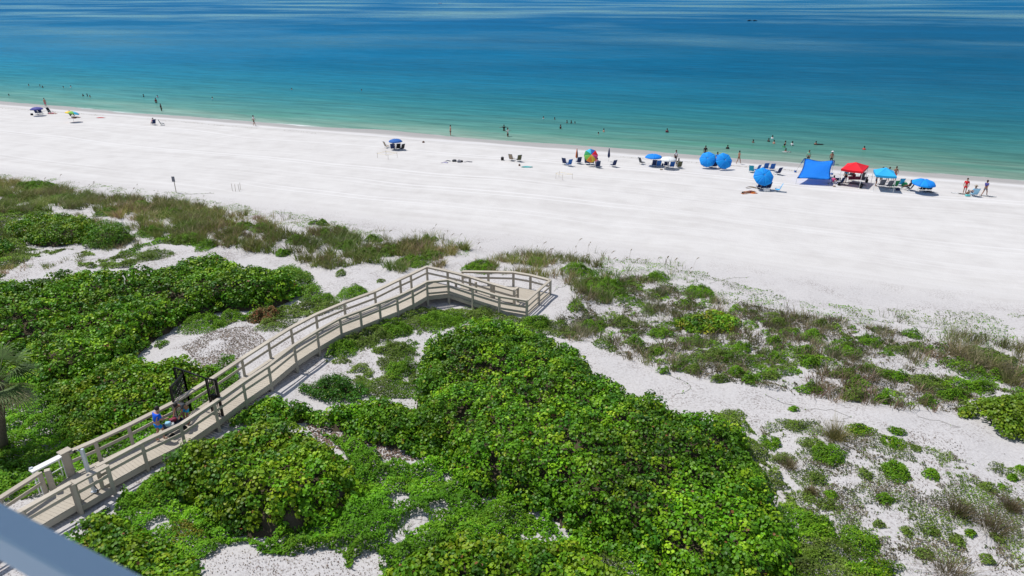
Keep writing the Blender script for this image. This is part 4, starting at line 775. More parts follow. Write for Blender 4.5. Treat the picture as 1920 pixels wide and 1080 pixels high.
POSES = {
 'stand': {**BASE, **limb(-1), **limb(1)},
 'walk': {**BASE, **limb(-1, kn=(.10, -.18, .50), an=(.10, -.26, .12), to=(.10, -.41, .08), el=(.24, .12, 1.15), wr_=(.24, .16, .92), ha=(.24, .15, .83)), **limb(1, kn=(.1, .06, .49), an=(.1, .28, .13), to=(.1, .16, .03), el=(.23, -.08, 1.14), wr_=(.22, -.24, .96), ha=(.21, -.29, .88))},
 'arms': {**BASE, **limb(-1, el=(.42, 0, 1.36), wr_=(.66, 0, 1.30), ha=(.75, 0, 1.28)), **limb(1, el=(.42, 0, 1.36), wr_=(.66, 0, 1.30), ha=(.75, 0, 1.28))},
 'bend': {**dict(pel=(0, .10, .90), wai=(0, .0, 1.05), che=(0, -.17, 1.17), nek=(0, -.32, 1.24), hd0=(0, -.39, 1.27), hd1=(0, -.47, 1.33)), **limb(-1, sh=(.17, -.24, 1.20), el=(.20, -.36, .98), wr_=(.18, -.50, .80), ha=(.17, -.55, .74), hip=(.09, .08, .86)), **limb(1, sh=(.17, -.24, 1.20), el=(.20, -.36, .98), wr_=(.18, -.50, .80), ha=(.17, -.55, .74), hip=(.09, .08, .86))},
 'push': {**dict(pel=(0, .06, .92), wai=(0, .02, 1.09), che=(0, -.07, 1.28), nek=(0, -.12, 1.42), hd0=(0, -.15, 1.51), hd1=(0, -.18, 1.62)), **limb(-1, sh=(.17, -.08, 1.36), el=(.22, -.10, 1.10), wr_=(.19, -.36, 1.02), ha=(.18, -.43, 1.0), kn=(.1, -.16, .50), an=(.1, -.10, .09), to=(.1, -.26, .035)), **limb(1, sh=(.17, -.08, 1.36), el=(.22, -.10, 1.10), wr_=(.19, -.36, 1.02), ha=(.18, -.43, 1.0), an=(.1, .14, .10), to=(.1, -.0, .035))},
 'sit': {**dict(pel=(0, 0, .36), wai=(0, .06, .52), che=(0, .12, .72), nek=(0, .13, .88), hd0=(0, .12, .97), hd1=(0, .11, 1.09)), **limb(-1, sh=(.17, .12, .81), el=(.25, .02, .58), wr_=(.22, -.20, .50), ha=(.2, -.28, .48), hip=(.09, -.04, .34), kn=(.13, -.42, .46), an=(.12, -.66, .12), to=(.12, -.80, .09)), **limb(1, sh=(.17, .12, .81), el=(.25, .02, .58), wr_=(.22, -.20, .50), ha=(.2, -.28, .48), hip=(.09, -.04, .34), kn=(.13, -.42, .46), an=(.12, -.66, .12), to=(.12, -.80, .09))},
 'floorsit': {**dict(pel=(0, 0, .13), wai=(0, .05, .29), che=(0, .06, .49), nek=(0, .03, .65), hd0=(0, .0, .74), hd1=(0, -.03, .86)), **limb(-1, sh=(.17, .05, .58), el=(.22, -.12, .40), wr_=(.14, -.34, .42), ha=(.10, -.4, .42), hip=(.09, -.03, .12), kn=(.13, -.38, .44), an=(.12, -.62, .08), to=(.12, -.76, .04)), **limb(1, sh=(.17, .05, .58), el=(.22, -.12, .40), wr_=(.14, -.34, .42), ha=(.10, -.4, .42), hip=(.09, -.03, .12), kn=(.13, -.38, .44), an=(.12, -.62, .08), to=(.12, -.76, .04))},
 'lie': {**dict(pel=(0, 0, .12), wai=(0, .17, .13), che=(0, .37, .14), nek=(0, .53, .13), hd0=(0, .62, .13), hd1=(0, .74, .13)), **limb(-1, sh=(.17, .46, .12), el=(.26, .22, .07), wr_=(.24, -.02, .06), ha=(.23, -.11, .05), hip=(.09, -.05, .12), kn=(.12, -.44, .16), an=(.12, -.84, .06), to=(.14, -.94, .12)), **limb(1, sh=(.17, .46, .12), el=(.26, .22, .07), wr_=(.24, -.02, .06), ha=(.23, -.11, .05), hip=(.09, -.05, .12), kn=(.12, -.44, .16), an=(.12, -.84, .06), to=(.14, -.94, .12))},
}
def skinmesh(name, pts, edges, rad, sub=1, root=0):
    me = bpy.data.meshes.new(name); ks = list(pts); me.from_pydata([pts[k] for k in ks], [(ks.index(a), ks.index(b)) for a, b in edges], [])
    o = bpy.data.objects.new(name, me); COL.objects.link(o); o.modifiers.new('s', 'SKIN'); m = o.modifiers.new('u', 'SUBSURF'); m.levels = sub
    sv = me.skin_vertices[0].data if me.skin_vertices else None
    if sv is None: bpy.context.view_layer.update(); sv = me.skin_vertices[0].data
    for i, k in enumerate(ks): sv[i].radius = (rad[k],) * 2; sv[i].use_root = (i == root)
    dg = bpy.context.evaluated_depsgraph_get(); out = bpy.data.meshes.new_from_object(o.evaluated_get(dg)); bpy.data.objects.remove(o); bpy.data.meshes.remove(me)
    out.name = name; out.materials.clear(); out.polygons.foreach_set('use_smooth', np.ones(len(out.polygons), bool)); return out
def rk(k): return RAD[k if k in RAD else k[:-1]]
def lerp(a, b, t): return tuple(a[i] + (b[i] - a[i]) * t for i in range(3))
def hands(P, E_, rad):
    for k in 'LR':
        h = Vector(P['ha' + k]); w = Vector(P['wr' + k]); d = (h - w).normalized(); s = d.cross(Vector((0, -1, .2))).normalized() if abs(d.y) < .9 else Vector((1, 0, 0)); nrm = d.cross(s).normalized(); last = 'ha' + k; rad[last] = .032
        for i, L in enumerate((.070, .082, .078, .060)):
            b = h + s * (i - 1.5) * .021; m_ = b + d * L * .55 - nrm * .006; t_ = m_ + d * L * .45 - nrm * .02
            for nm, p, r_ in (('f%d0' % i, b + d * .02, .0095), ('f%d1' % i, m_, .0085), ('f%d2' % i, t_, .0075)): P[nm + k] = tuple(p); rad[nm + k] = r_
            E_ += [(last, 'f%d0' % i + k), ('f%d0' % i + k, 'f%d1' % i + k), ('f%d1' % i + k, 'f%d2' % i + k)]
        sgn = -1 if s.x * (1 if k == 'R' else -1) > 0 else 1; b = w + d * .03 + s * sgn * .03; P['t0' + k] = tuple(b); P['t1' + k] = tuple(b + (d + s * sgn).normalized() * .05); rad['t0' + k] = .013; rad['t1' + k] = .010; E_ += [('wr' + k, 't0' + k), ('t0' + k, 't1' + k)]
_pm = {}
def pmesh(pose, part, fine=False):
    key = (pose, part, fine)
    if key in _pm: return _pm[key]
    P = dict(POSES[pose]); D = lambda a, b, t: lerp(P[a], P[b], t)
    if part == 'body':
        r = {k: rk(k) for k in P}; E_ = list(EDG)
        if fine: hands(P, E_, r)
        h0, h1 = Vector(P['hd0']), Vector(P['hd1']); up = (h1 - h0).normalized(); f = (Vector((0, -1, 0)) - up * up.dot(Vector((0, -1, 0)))); f = f.normalized() if f.length > .2 else Vector((0, 0, 1)); c = (h0 + h1) / 2
        for k in 'LR': P['ca' + k] = D('kn' + k, 'an' + k, .3); r['ca' + k] = .055; E_.remove(('kn' + k, 'an' + k)); E_ += [('kn' + k, 'ca' + k), ('ca' + k, 'an' + k)]
        P['nose'] = tuple(c + f * .105 - up * .01); r['nose'] = .014; E_.append(('hd0', 'nose'))
        m = skinmesh('body', P, E_, r, 2 if fine else 1)
    elif part == 'top':
        pts = {'wai': D('pel', 'wai', .35), 'mid': D('wai', 'che', .5), 'che': P['che'], 'nb': D('che', 'nek', .55)}; e = [('wai', 'mid'), ('mid', 'che'), ('che', 'nb')]; r = {'wai': .140, 'mid': .140, 'che': .157, 'nb': .085}
        for k in 'LR': pts['s' + k] = P['sh' + k]; pts['e' + k] = D('sh' + k, 'el' + k, .75); e += [('che', 's' + k), ('s' + k, 'e' + k)]; r['s' + k] = .080; r['e' + k] = .066
        m = skinmesh('shirt', pts, e, r, 1, 2)
    elif part in ('shorts', 'brief'):
        q = .62 if part == 'shorts' else .16; pts = {'w': D('pel', 'wai', .3), 'pel': P['pel']}; e = [('w', 'pel')]; r = {'w': .125, 'pel': .140}
        for k in 'LR': pts['h' + k] = P['hip' + k]; pts['t' + k] = D('hip' + k, 'kn' + k, q); e += [('pel', 'h' + k), ('h' + k, 't' + k)]; r['h' + k] = .108; r['t' + k] = .095 if part == 'shorts' else .10
        m = skinmesh(part, pts, e, r, 1, 1)
    elif part == 'band':
        m = skinmesh('band', {'a': D('che', 'wai', .25), 'b': D('che', 'nek', .2)}, [('a', 'b')], {'a': .143, 'b': .142}, 1)
    elif part in ('hair', 'hat'):
        h0, h1 = Vector(P['hd0']), Vector(P['hd1']); up = (h1 - h0).normalized(); bk = Vector((0, 1, 0)) - up * up.dot(Vector((0, 1, 0))); bk = bk.normalized() if bk.length > .2 else Vector((0, 0, -1)); bm = bmesh.new()
        if part == 'hair': bmesh.ops.create_icosphere(bm, subdivisions=2, radius=.112, matrix=Matrix.Translation(h1 + bk * .028 + up * .0) @ Matrix.Diagonal((.92, 1.0, 1.0, 1)))
        else:
            rot = up.to_track_quat('Z', 'Y').to_matrix().to_4x4(); T_ = Matrix.Translation(h1 + up * .05) @ rot
            bmesh.ops.create_cone(bm, cap_ends=True, segments=16, radius1=.24, radius2=.10, depth=.05, matrix=T_); bmesh.ops.create_uvsphere(bm, u_segments=12, v_segments=8, radius=.115, matrix=T_)
        m = bm_mesh(bm, part, True)
    _pm[key] = m; return m
def matset(o, mt):
    if len(o.data.materials) == 0: o.data.materials.append(mt)
    o.material_slots[0].link = 'OBJECT'; o.material_slots[0].material = mt
def person(P, pose, rz, label, skin=0, top=None, bot=None, hair=0, s=1.0, hat=None, fine=False, group=None, bikini=False, dz=0.0):
    loc = (float(P[0]), float(P[1]), float(P[2]) + dz)
    o = link('person', pmesh(pose, 'body', fine), label=label, cat='person', group=group, loc=loc, rz=rz); o.scale = (s, s, s); matset(o, SKINS[skin])
    for nm, part, c_ in (('hair', 'hair', None), ('shirt', 'band' if bikini else 'top', top), ('swim_shorts', 'brief' if bikini else 'shorts', bot), ('sun_hat', 'hat', hat)):
        if nm == 'hair' or c_ is not None:
            q = link(nm if not (bikini and nm != 'hair' and nm != 'sun_hat') else ('bikini_top' if nm == 'shirt' else 'bikini_bottom'), pmesh(pose, part), o); matset(q, HAIRS[hair] if nm == 'hair' else cm(c_))
    return o
def W_(px, py, h=0.0): return gp(px, py, h)
def sea_at(px, py, z=0.0): return at(px, py, z)
# two beachgoers with a cart on the boardwalk
fwd = math.atan2(10.9 - 0, 7.0)   # walk direction helper
bdir = math.atan2(1.75, .95)       # heading of the walk (up the picture)
person(at(302, 826, DZ), 'push', bdir + math.pi / 2 + .0, 'person in a royal blue shirt and blue shorts pushing the loaded beach cart', 0, 'royal', 'blue', 0, 1.02, fine=True)
person(at(352, 795, DZ), 'bend', bdir - math.pi / 2 + .2, 'person in dark grey shirt and bright blue shorts bending over the cart', 1, 'dgrey', 'aqua', 0, 1.0, fine=True)
ct = at(329, 811, DZ); CT = empty('beach_cart', ct, 'folding wagon heaped with bags and towels between the two people on the boardwalk', 'wagon', rz=bdir - math.pi / 2)
beams('tray', [((0, -.42, .32), (0, .42, .32), .46, .03)], cm('navy'), CT); beams('side_panel', [((-.23, -.42, .45), (-.23, .42, .45), .02, .26)], cm('navy'), CT); beams('side_panel', [((.23, -.42, .45), (.23, .42, .45), .02, .26)], cm('navy'), CT)
beams('end_panel', [((-.22, .42, .45), (.22, .42, .45), .02, .26)], cm('navy'), CT); beams('end_panel', [((-.22, -.42, .45), (.22, -.42, .45), .02, .26)], cm('navy'), CT)
for sx_ in (-1, 1):
    for sy_ in (-1, 1): tube('wheel', [(sx_ * .22, sy_ * .33, .12), (sx_ * .29, sy_ * .33, .12)], .12, M_BLACK, CT, 14)
tube('handle', [(0, -.44, .35), (0, -.62, .75), (-.12, -.64, .80), (.12, -.64, .80)], .014, M_BLACK, CT, 6)
def bag_bm(sx_, sy_, sz_, seed=0, puff=.25):
    bm = bmesh.new(); bmesh.ops.create_cube(bm, size=1); bmesh.ops.subdivide_edges(bm, edges=bm.edges[:], cuts=3, use_grid_fill=True); r_ = random.Random(seed)
    for v in bm.verts:
        c_ = v.co.copy(); L = max(abs(c_.x), abs(c_.y), abs(c_.z)) * 2; sp = c_.normalized() * .5 if c_.length else c_; q = c_.lerp(sp * 1.15, puff + .1); v.co = Vector((q.x * sx_, q.y * sy_, (q.z + .5) * sz_)) + Vector([r_.uniform(-.012, .012) for _ in range(3)])
    return bm
def bag(P, dims, col, label, rz=0, name='beach_bag', cat='bag', handles=True):
    o = link(name, bm_mesh(bag_bm(*dims, seed=int(abs(P[0]) * 100)), 'bag', True), mat=cm(col), label=label, cat=cat, loc=tuple(float(v) for v in P), rz=rz)
    if handles:
        a, h_ = dims[0] * .28, dims[2]
        for s_ in (-1, 1): tube('handle', [(-a, s_ * dims[1] * .25, h_ * .85), (-a * .8, s_ * dims[1] * .25, h_ * 1.25), (a * .8, s_ * dims[1] * .25, h_ * 1.25), (a, s_ * dims[1] * .25, h_ * .85)], .012, M_BLACK, o, 5)
    return o
def cartpos(dx, dy, dz_): c_, s_ = math.cos(bdir - math.pi / 2), math.sin(bdir - math.pi / 2); return (ct[0] + dx * c_ - dy * s_, ct[1] + dx * s_ + dy * c_, ct[2] + dz_)
bag(cartpos(-.06, .2, .36), (.34, .34, .34), 'dgrey', 'dark grey bag at the front of the cart'); bag(cartpos(.04, -.18, .36), (.34, .36, .30), 'white', 'pale bag on the rear of the cart', .4)
bag(cartpos(0, .02, .62), (.30, .22, .15), 'maroon', 'dark red rolled towel on top of the cart load', .9, 'rolled_towel', 'towel', False); bag(cartpos(.08, -.3, .62), (.22, .2, .16), 'lblue', 'light blue bundle at the pushing end of the cart', .2, 'rolled_towel', 'towel', False)

# ------------------------------------------------------------------ beach furniture
def gore_canopy(top, R_, cols, tilt, az_, sag=.22, n=8, single=None):
    """umbrella canopy of n gores with scalloped valance; tilt turns it about its hub"""
    Rm = Matrix.Rotation(az_, 4, 'Z') @ Matrix.Rotation(tilt, 4, 'X')
    out = []
    for g in range(n):
        bm = bmesh.new(); a0, a1 = g * 6.2832 / n, (g + 1) * 6.2832 / n; rows = []
        for i in range(6):
            t = i / 5; r_ = R_ * math.sin(t * 1.25) / math.sin(1.25); z = R_ * .32 * (math.cos(t * 1.35) - 1) / (1 - math.cos(1.35)) * 1.0; row = []
            for k in range(5):
                u = k / 4; a = a0 + (a1 - a0) * u; pull = 1 - .06 * t * math.sin(u * math.pi); row.append(bm.verts.new(Vector((math.cos(a) * r_ * pull, math.sin(a) * r_ * pull, z - .035 * t * math.sin(u * math.pi)))))
            rows.append(row)
        row = [bm.verts.new(v.co + Vector((0, 0, -.10 + .03 * math.sin(k / 4 * math.pi)))) for k, v in enumerate(rows[-1])]; rows.append(row)
        for r0, r1 in zip(rows, rows[1:]):
            for k in range(4): bm.faces.new((r0[k], r1[k], r1[k + 1], r0[k + 1]))
        bmesh.ops.remove_doubles(bm, verts=bm.verts[:], dist=.0005); bmesh.ops.solidify(bm, geom=bm.faces[:], thickness=.008)
        bmesh.ops.transform(bm, matrix=Rm, verts=bm.verts[:]); out.append((bm, cols[g % len(cols)]))
    return out, Rm
def umbrella(px, py, rpx, label, cols=('blue',), tilt=0, az_=0, hub=None, group='open beach umbrellas'):
    """px,py = centre of the canopy in the photo; the pole stands straight below or behind it"""
    P = W_(px, py, hub or 1.4); R_ = rpx / ppm(P); c = Vector(P); Rm0 = Matrix.Rotation(az_, 4, 'Z') @ Matrix.Rotation(tilt, 4, 'X'); up = Rm0.to_3x3() @ Vector((0, 0, 1))
    topv = c + up * R_ * .2; joint = topv - up * .5; b = Vector((joint.x, joint.y, 0)); b.z = float(ground(b.x, b.y))
    U = empty('beach_umbrella', b, label, 'umbrella', group); cn_, _ = gore_canopy(None, R_, cols, tilt, az_)
    for bm, c_ in cn_:
        bmesh.ops.translate(bm, vec=topv - b, verts=bm.verts[:]); o = link('canopy_panel', bm_mesh(bm, 'canopy_panel', True), U, cm(c_))
    tube('pole', [(0, 0, -.3), joint - b, topv - b + up * .10], .022, M_WHITE, U, 8)
    for g in range(8):
        a = g * 6.2832 / 8; e = Rm0.to_3x3() @ Vector((math.cos(a) * R_ * .97, math.sin(a) * R_ * .97, -R_ * .32 + .0)); m_ = Rm0.to_3x3() @ Vector((math.cos(a) * R_ * .55, math.sin(a) * R_ * .55, -R_ * .13)); tube('rib', [topv - b - up * .03, topv - b + m_ - up * .02, topv - b + e], .006, M_STEEL, U, 4)
    return U
umbrella(68, 203, 11, 'small violet-blue umbrella, leftmost on the beach', ('purple',))
umbrella(135, 211, 12, 'rainbow umbrella over the reclining people near the left end of the beach', ('red', 'orange', 'yellow', 'lime', 'cyan', 'dblue', 'green', 'pink'), .25, 2.4, 1.7)
umbrella(741.5, 263, 13, 'dark blue umbrella over the small group left of the middle of the beach', ('dblue', 'dblue'))
umbrella(1108.5, 291, 13.5, 'tilted rainbow umbrella between two furled umbrellas', ('red', 'dblue', 'cyan', 'green', 'lime', 'orange', 'yellow', 'pink'), 1.0, 0.1, 1.5)
umbrella(1225.5, 292, 16, 'blue umbrella beside the white one', ('blue',)); umbrella(1253, 297, 15, 'white umbrella right of the flat blue one', ('white',))
umbrella(1327, 298, 15.5, 'left one of two blue umbrellas tipped on their side, shading chairs', ('skyblue', 'skyb'), .95, -.35, 1.3); umbrella(1358.5, 301, 16, 'right one of two blue umbrellas tipped on their side, touching the sand', ('skyblue', 'skyb'), 1.0, .15, 1.25)
umbrella(1432.5, 330, 19, 'blue umbrella tipped towards the dunes among the chair group nearest the dunes', ('skyblue', 'skyb'), .85, .0, 1.7)
umbrella(1733, 341, 21, 'blue umbrella over two dark chairs, rightmost on the beach', ('blue', 'skyblue'), .12, .0, 1.35)
def furled(px, py, h, cols, label):
    P = Vector(W_(px, py)); U = empty('furled_umbrella', P, label, 'umbrella', 'furled beach umbrellas'); tube('pole', [(0, 0, -.3), (0, 0, h + .1)], .02, M_WHITE, U, 6)
    for g in range(8):
        a = g * .785; bm = bmesh.new(); c_, s_ = math.cos(a), math.sin(a); tube_bm(bm, [(c_ * .01, s_ * .01, h), (c_ * .06, s_ * .06, h * .75), (c_ * .11, s_ * .11, h * .42), (c_ * .07, s_ * .07, h * .30)], [.02, .05, .075, .03], 6); link('canopy_fold', bm_mesh(bm, 'canopy_fold', True), U, cm(cols[g % len(cols)]))
furled(1081, 304, 1.9, ('red', 'orange', 'brown', 'navy'), 'furled multicoloured umbrella left of the tilted rainbow one'); furled(1141, 303, 1.9, ('navy',), 'slim dark furled umbrella right of the tilted rainbow one')
def chair_parts(col, name='beach_chair', tall=.62, seat=.26):
    t = {}
    for key, lst, m_ in (('seat', [((0, -.24, seat), (0, .22, seat - .05), .52, .02)], col), ('backrest', [((0, .20, seat - .03), (0, .48, seat + tall), .52, .025)], col)):
        bm = bmesh.new()
        for a, b, w, h in lst: r = bmesh.ops.create_cube(bm, size=1); bmesh.ops.transform(bm, matrix=beam_m(a, b, w, h), verts=r['verts'])
        bmesh.ops.bevel(bm, geom=bm.edges[:], offset=.008, segments=1, affect='EDGES'); t[key] = bm_mesh(bm, key)
    bm = bmesh.new()
    for s_ in (-1, 1):
        x = s_ * .28; tube_bm(bm, [(x, -.28, 0), (x, -.20, seat), (x, .05, seat + .20), (x, .38, seat + .22)], .014, 5); tube_bm(bm, [(x, -.25, seat), (x, .34, 0), (x, .20, 0)], .014, 5); tube_bm(bm, [(x, .20, seat - .05), (x, .49, seat + tall + .02)], .014, 5)
    tube_bm(bm, [(-.28, .49, seat + tall + .02), (.28, .49, seat + tall + .02)], .014, 5); tube_bm(bm, [(-.28, -.26, 0), (.28, -.26, 0)], .012, 5); t['frame'] = bm_mesh(bm, 'frame', True); return t
_ch = chair_parts(None)
CHG = 'low folding beach chairs'
def chair(px, py, rz, col, label, s=1.0, legcol=None):
    P = W_(px, py); o = empty('beach_chair', P, label, 'chair', CHG, rz); o.scale = (s,) * 3      # backrest towards local +Y
    for k in ('seat', 'backrest'): q = link(k, _ch[k], o); matset(q, cm(col))
    q = link('frame', _ch['frame'], o); matset(q, M_STEEL if legcol is None else M_BLACK); return o
B = math.pi  # rz=B: backrest towards the camera, facing the sea
for a in [(71, 214, B, 'navy', 'navy chair under the leftmost violet umbrella'), (77, 213.5, B + .3, 'navy', 'second navy chair just right of the pole of the violet umbrella'),
          (288, 234, B + .9, 'navy', 'dark chair with a person in pink, left of a pair near the water'), (305, 235, B - 1.2, 'black', 'dark reclined chair, right of a pair near the water'),
          (726, 277, B - .9, 'tan', 'tan chair left of the dark blue umbrella pole'), (737, 281, B, 'navy', 'navy chair under the dark blue umbrella'), (747, 280.5, B + .3, 'black', 'black chair right of the dark blue umbrella pole'), (753, 281.5, B + .8, 'black', 'outermost black chair right of the dark blue umbrella'),
          (960, 301, B - .5, 'tan', 'tan chair, taller of the pair on empty sand above the turquoise float'), (972, 302.5, B + .4, 'olive', 'low olive chair, right of the pair above the turquoise float'),
          (1060, 308.5, B - .6, 'navy', 'navy chair, left of the pair left of the furled multicoloured umbrella'), (1066, 311, B + .5, 'dblue', 'blue chair, front of the pair left of the furled multicoloured umbrella'), (1084, 306.5, B + .3, 'navy', 'navy chair beside the furled multicoloured umbrella'),
          (1101, 308, B - .3, 'navy', 'navy chair under the left side of the tilted rainbow umbrella'), (1109, 308, B, 'navy', 'navy chair under the middle of the tilted rainbow umbrella'), (1120, 314, B + .1, 'navy', 'navy chair with a pink towel, in front of the tilted rainbow umbrella'),
          (1149, 312.5, B + .5, 'navy', 'lone navy chair by the slim dark furled umbrella'), (1204, 308, B - 1.1, 'dgrey', 'dark chair with light frame left of the flat blue umbrella'),
          (1226.5, 312, B - .1, 'navy', 'first navy chair from the left below the flat blue umbrella'), (1234, 313, B, 'dblue', 'second chair from the left below the flat blue umbrella'), (1248, 313, B, 'navy', 'chair below the left edge of the white umbrella'), (1258.5, 315, B + .1, 'dblue', 'blue chair below the right half of the white umbrella'), (1272, 315, B + .2, 'olive', 'olive chair right of the white umbrella'),
          (1331, 313.5, B, 'navy', 'navy chair behind the left tipped blue umbrella'), (1338, 314.5, B + .2, 'navy', 'second navy chair right of the left tipped umbrella'), (1351, 315, B - .2, 'navy', 'navy chair between the two tipped umbrellas'),
          (1409, 323, B - .5, 'teal', 'teal lounge chair left behind the umbrella nearest the dunes'), (1417, 322, B + .6, 'dblue', 'blue chair next to the teal lounge chair'), (1434, 318, B, 'dblue', 'left small chair showing above the umbrella nearest the dunes'), (1446, 319, B, 'dblue', 'right small chair showing above the umbrella nearest the dunes'), (1457, 327, B + .4, 'navy', 'navy chair right of the umbrella nearest the dunes'),
          (1423, 354, B, 'navy', 'left navy chair in the shade of the umbrella nearest the dunes'), (1430, 355.5, B - .1, 'navy', 'middle navy chair in the shade of the umbrella nearest the dunes'), (1438, 355, B + .1, 'navy', 'right navy chair in the shade of the umbrella nearest the dunes'), (1457, 359, B + 1.2, 'aqua', 'aqua low chair right of the shade of the umbrella nearest the dunes'),
          (1594, 331, B, 'dgrey', 'small dark chair at the back under the red canopy'), (1613, 336, B, 'dgrey', 'dark chair right side under the red canopy'), (1573, 346, B + .5, 'navy', 'navy chair between sail shade and red canopy'),
          (1651, 350, B - .1, 'grey', 'left grey chair in front of the turquoise canopy'), (1665, 352, B, 'grey', 'middle grey chair in front of the turquoise canopy'), (1675, 352, B + .2, 'green', 'green chair in front of the turquoise canopy'), (1686, 348, B, 'aqua', 'bright aqua chair right of the turquoise canopy'), (1703, 357, B + .7, 'dgrey', 'dark chair between the aqua chair and the rightmost umbrella'),
          (1727.5, 358, B - .1, 'black', 'left dark chair under the rightmost blue umbrella'), (1739, 358, B + .1, 'black', 'right dark chair under the rightmost blue umbrella'), (1824.5, 367.5, B, 'lblue', 'pale blue chair with a seated person in a hat, far right')]:
    chair(*a, s=1.12)
chair(96, 213, B - 1.7, 'black', 'black lounger with a sunbather near the left end of the beach', 1.3)

def canopy(fl, fr, back, col, label, eave=2.05, peak=.75):
    A = Vector(W_(*fl, eave)); Bq = Vector(W_(*fr, eave)); A.z = Bq.z = (A.z + Bq.z) / 2; d = (Bq - A); n = Vector((-d.y, d.x, 0)).normalized() * back; c4 = [A, Bq, Bq + n, A + n]; g0 = float(ground(*((A + Bq + n) / 2 + n * 0).xy)); cen = (A + Bq + n) / 2; cen = (c4[0] + c4[2]) / 2; org = Vector((cen.x, cen.y, float(ground(cen.x, cen.y))))
    K = empty('pop_up_canopy', org, label, 'canopy'); bm = bmesh.new(); rows = []
    for i in range(7):
        t = i / 6; zz_ = peak * (1 - t) ** 1.15
        ring = []
        for e in range(4):
            p, q = c4[e], c4[(e + 1) % 4]
            for k in range(6): u = k / 6; m_ = cen.lerp(p.lerp(q, u), t); ring.append(bm.verts.new(Vector((m_.x, m_.y, A.z + zz_ * (1 - .10 * math.sin(u * math.pi) * t * 2) - .05 * math.sin(u * math.pi) * t)) - org))
        rows.append(ring)
    rows.append([bm.verts.new(v.co + Vector((0, 0, -.24))) for v in rows[-1]])
    for r0, r1 in zip(rows, rows[1:]):
        for k in range(24): bm.faces.new((r0[k], r1[k], r1[(k + 1) % 24], r0[(k + 1) % 24]))
    bmesh.ops.remove_doubles(bm, verts=bm.verts[:], dist=.001); bmesh.ops.recalc_face_normals(bm, faces=bm.faces[:]); link('roof', bm_mesh(bm, 'roof'), K, cm(col))
    for p in c4:
        q = p.lerp(cen, .03); g = float(ground(q.x, q.y)); beams('leg', [(Vector((q.x, q.y, g - .05)) - org, Vector((q.x, q.y, A.z - .02)) - org, .045, .045)], M_WHITE, K, 0); beams('foot', [(Vector((q.x - .07, q.y, g + .01)) - org, Vector((q.x + .07, q.y, g + .01)) - org, .14, .02)], M_WHITE, K, 0)
    for e in range(4):
        p, q = c4[e].lerp(cen, .03), c4[(e + 1) % 4].lerp(cen, .03); m_ = (p + q) / 2
        beams('truss', [(p - org - Vector((0, 0, .1)), m_ - org - Vector((0, 0, .35)), .02, .02), (m_ - org - Vector((0, 0, .35)), q - org - Vector((0, 0, .1)), .02, .02), (p - org - Vector((0, 0, .4)), m_ - org - Vector((0, 0, .08)), .02, .02), (m_ - org - Vector((0, 0, .08)), q - org - Vector((0, 0, .4)), .02, .02)], M_WHITE, K, 0)
    return K, c4
KR, cR = canopy((1577, 316.5), (1618, 321.5), 3.7, 'red', 'bright red pop-up canopy on white legs', 2.05, .62); KT, cT = canopy((1643, 328), (1682, 331), 3.0, 'aqua', 'turquoise pop-up canopy right of the red one', 1.95, .65)
for q in (cR[0], cR[1], cR[2]):
    P = Vector((q.x + .12, q.y, float(ground(q.x + .12, q.y)))); bag(P, (.26, .26, .42), 'black', {0: 'black leg weight at the front left of the red canopy', 1: 'black leg weight at the front right of the red canopy', 2: 'black leg weight at the rear right of the red canopy'}[[cR[0], cR[1], cR[2]].index(q)], name='leg_weight', cat='weight', handles=False)
# blue stretch sail shade
sl_o = Vector(W_(1528, 330)); SL = empty('sail_shade', sl_o, 'large blue stretched sail shade left of the red canopy', 'sun shade')
c_tl, c_tr, c_bl, c_br = Vector(W_(1509, 296.5, 2.05)), Vector(W_(1564, 300.5, 2.05)), Vector(W_(1494, 334, .75)), Vector(W_(1557.5, 337, .75)); bm = bmesh.new(); n = 12; G = []
for i in range(n + 1):
    row = []
    for j in range(n + 1):
        u, v = j / n, i / n; pin = .07 * math.sin(v * math.pi); uu = u + (0.5 - u) * pin * 1.6; p = c_tl.lerp(c_tr, uu).lerp(c_bl.lerp(c_br, uu), v); p.z += -.22 * math.sin(u * math.pi) * (1 - v) * .8 + .20 * math.sin(v * math.pi) * math.sin(u * math.pi) + .03 * math.sin(u * 9 + v * 5)
        p.y += .22 * math.sin(u * math.pi) * v * 1.0 * -.2 - .25 * math.sin(u * math.pi) * (1 - v); row.append(bm.verts.new(p - sl_o))
    G.append(row)
for i in range(n):
    for j in range(n): bm.faces.new((G[i][j], G[i + 1][j], G[i + 1][j + 1], G[i][j + 1]))
bmesh.ops.solidify(bm, geom=bm.faces[:], thickness=.006); link('sail', bm_mesh(bm, 'sail', True), SL, cm('sail'))
for p, dx in ((c_tl, -.55), (c_tr, .45)):
    g = float(ground(p.x, p.y)); tube('pole', [Vector((p.x, p.y, g - .1)) - sl_o, p - sl_o], .02, M_STEEL, SL, 6); e = Vector((p.x + dx, p.y + .9, g)); beams('corner_tail', [(p - sl_o, p.lerp(e, .38) - sl_o, .22, .012)], cm('dblue'), SL, 0); tube('anchor_line', [p - sl_o, e - sl_o], .008, M_BLACK, SL, 4); bag(e, (.25, .25, .2), 'dblue', 'sand anchor bag at the back %s corner of the blue sail shade' % ('left' if dx < 0 else 'right'), name='sand_anchor', handles=False)
for p in (c_bl, c_br): 
    g = float(ground(p.x, p.y)); tube('pole', [Vector((p.x, p.y, g - .1)) - sl_o, p - sl_o], .02, M_STEEL, SL, 6)

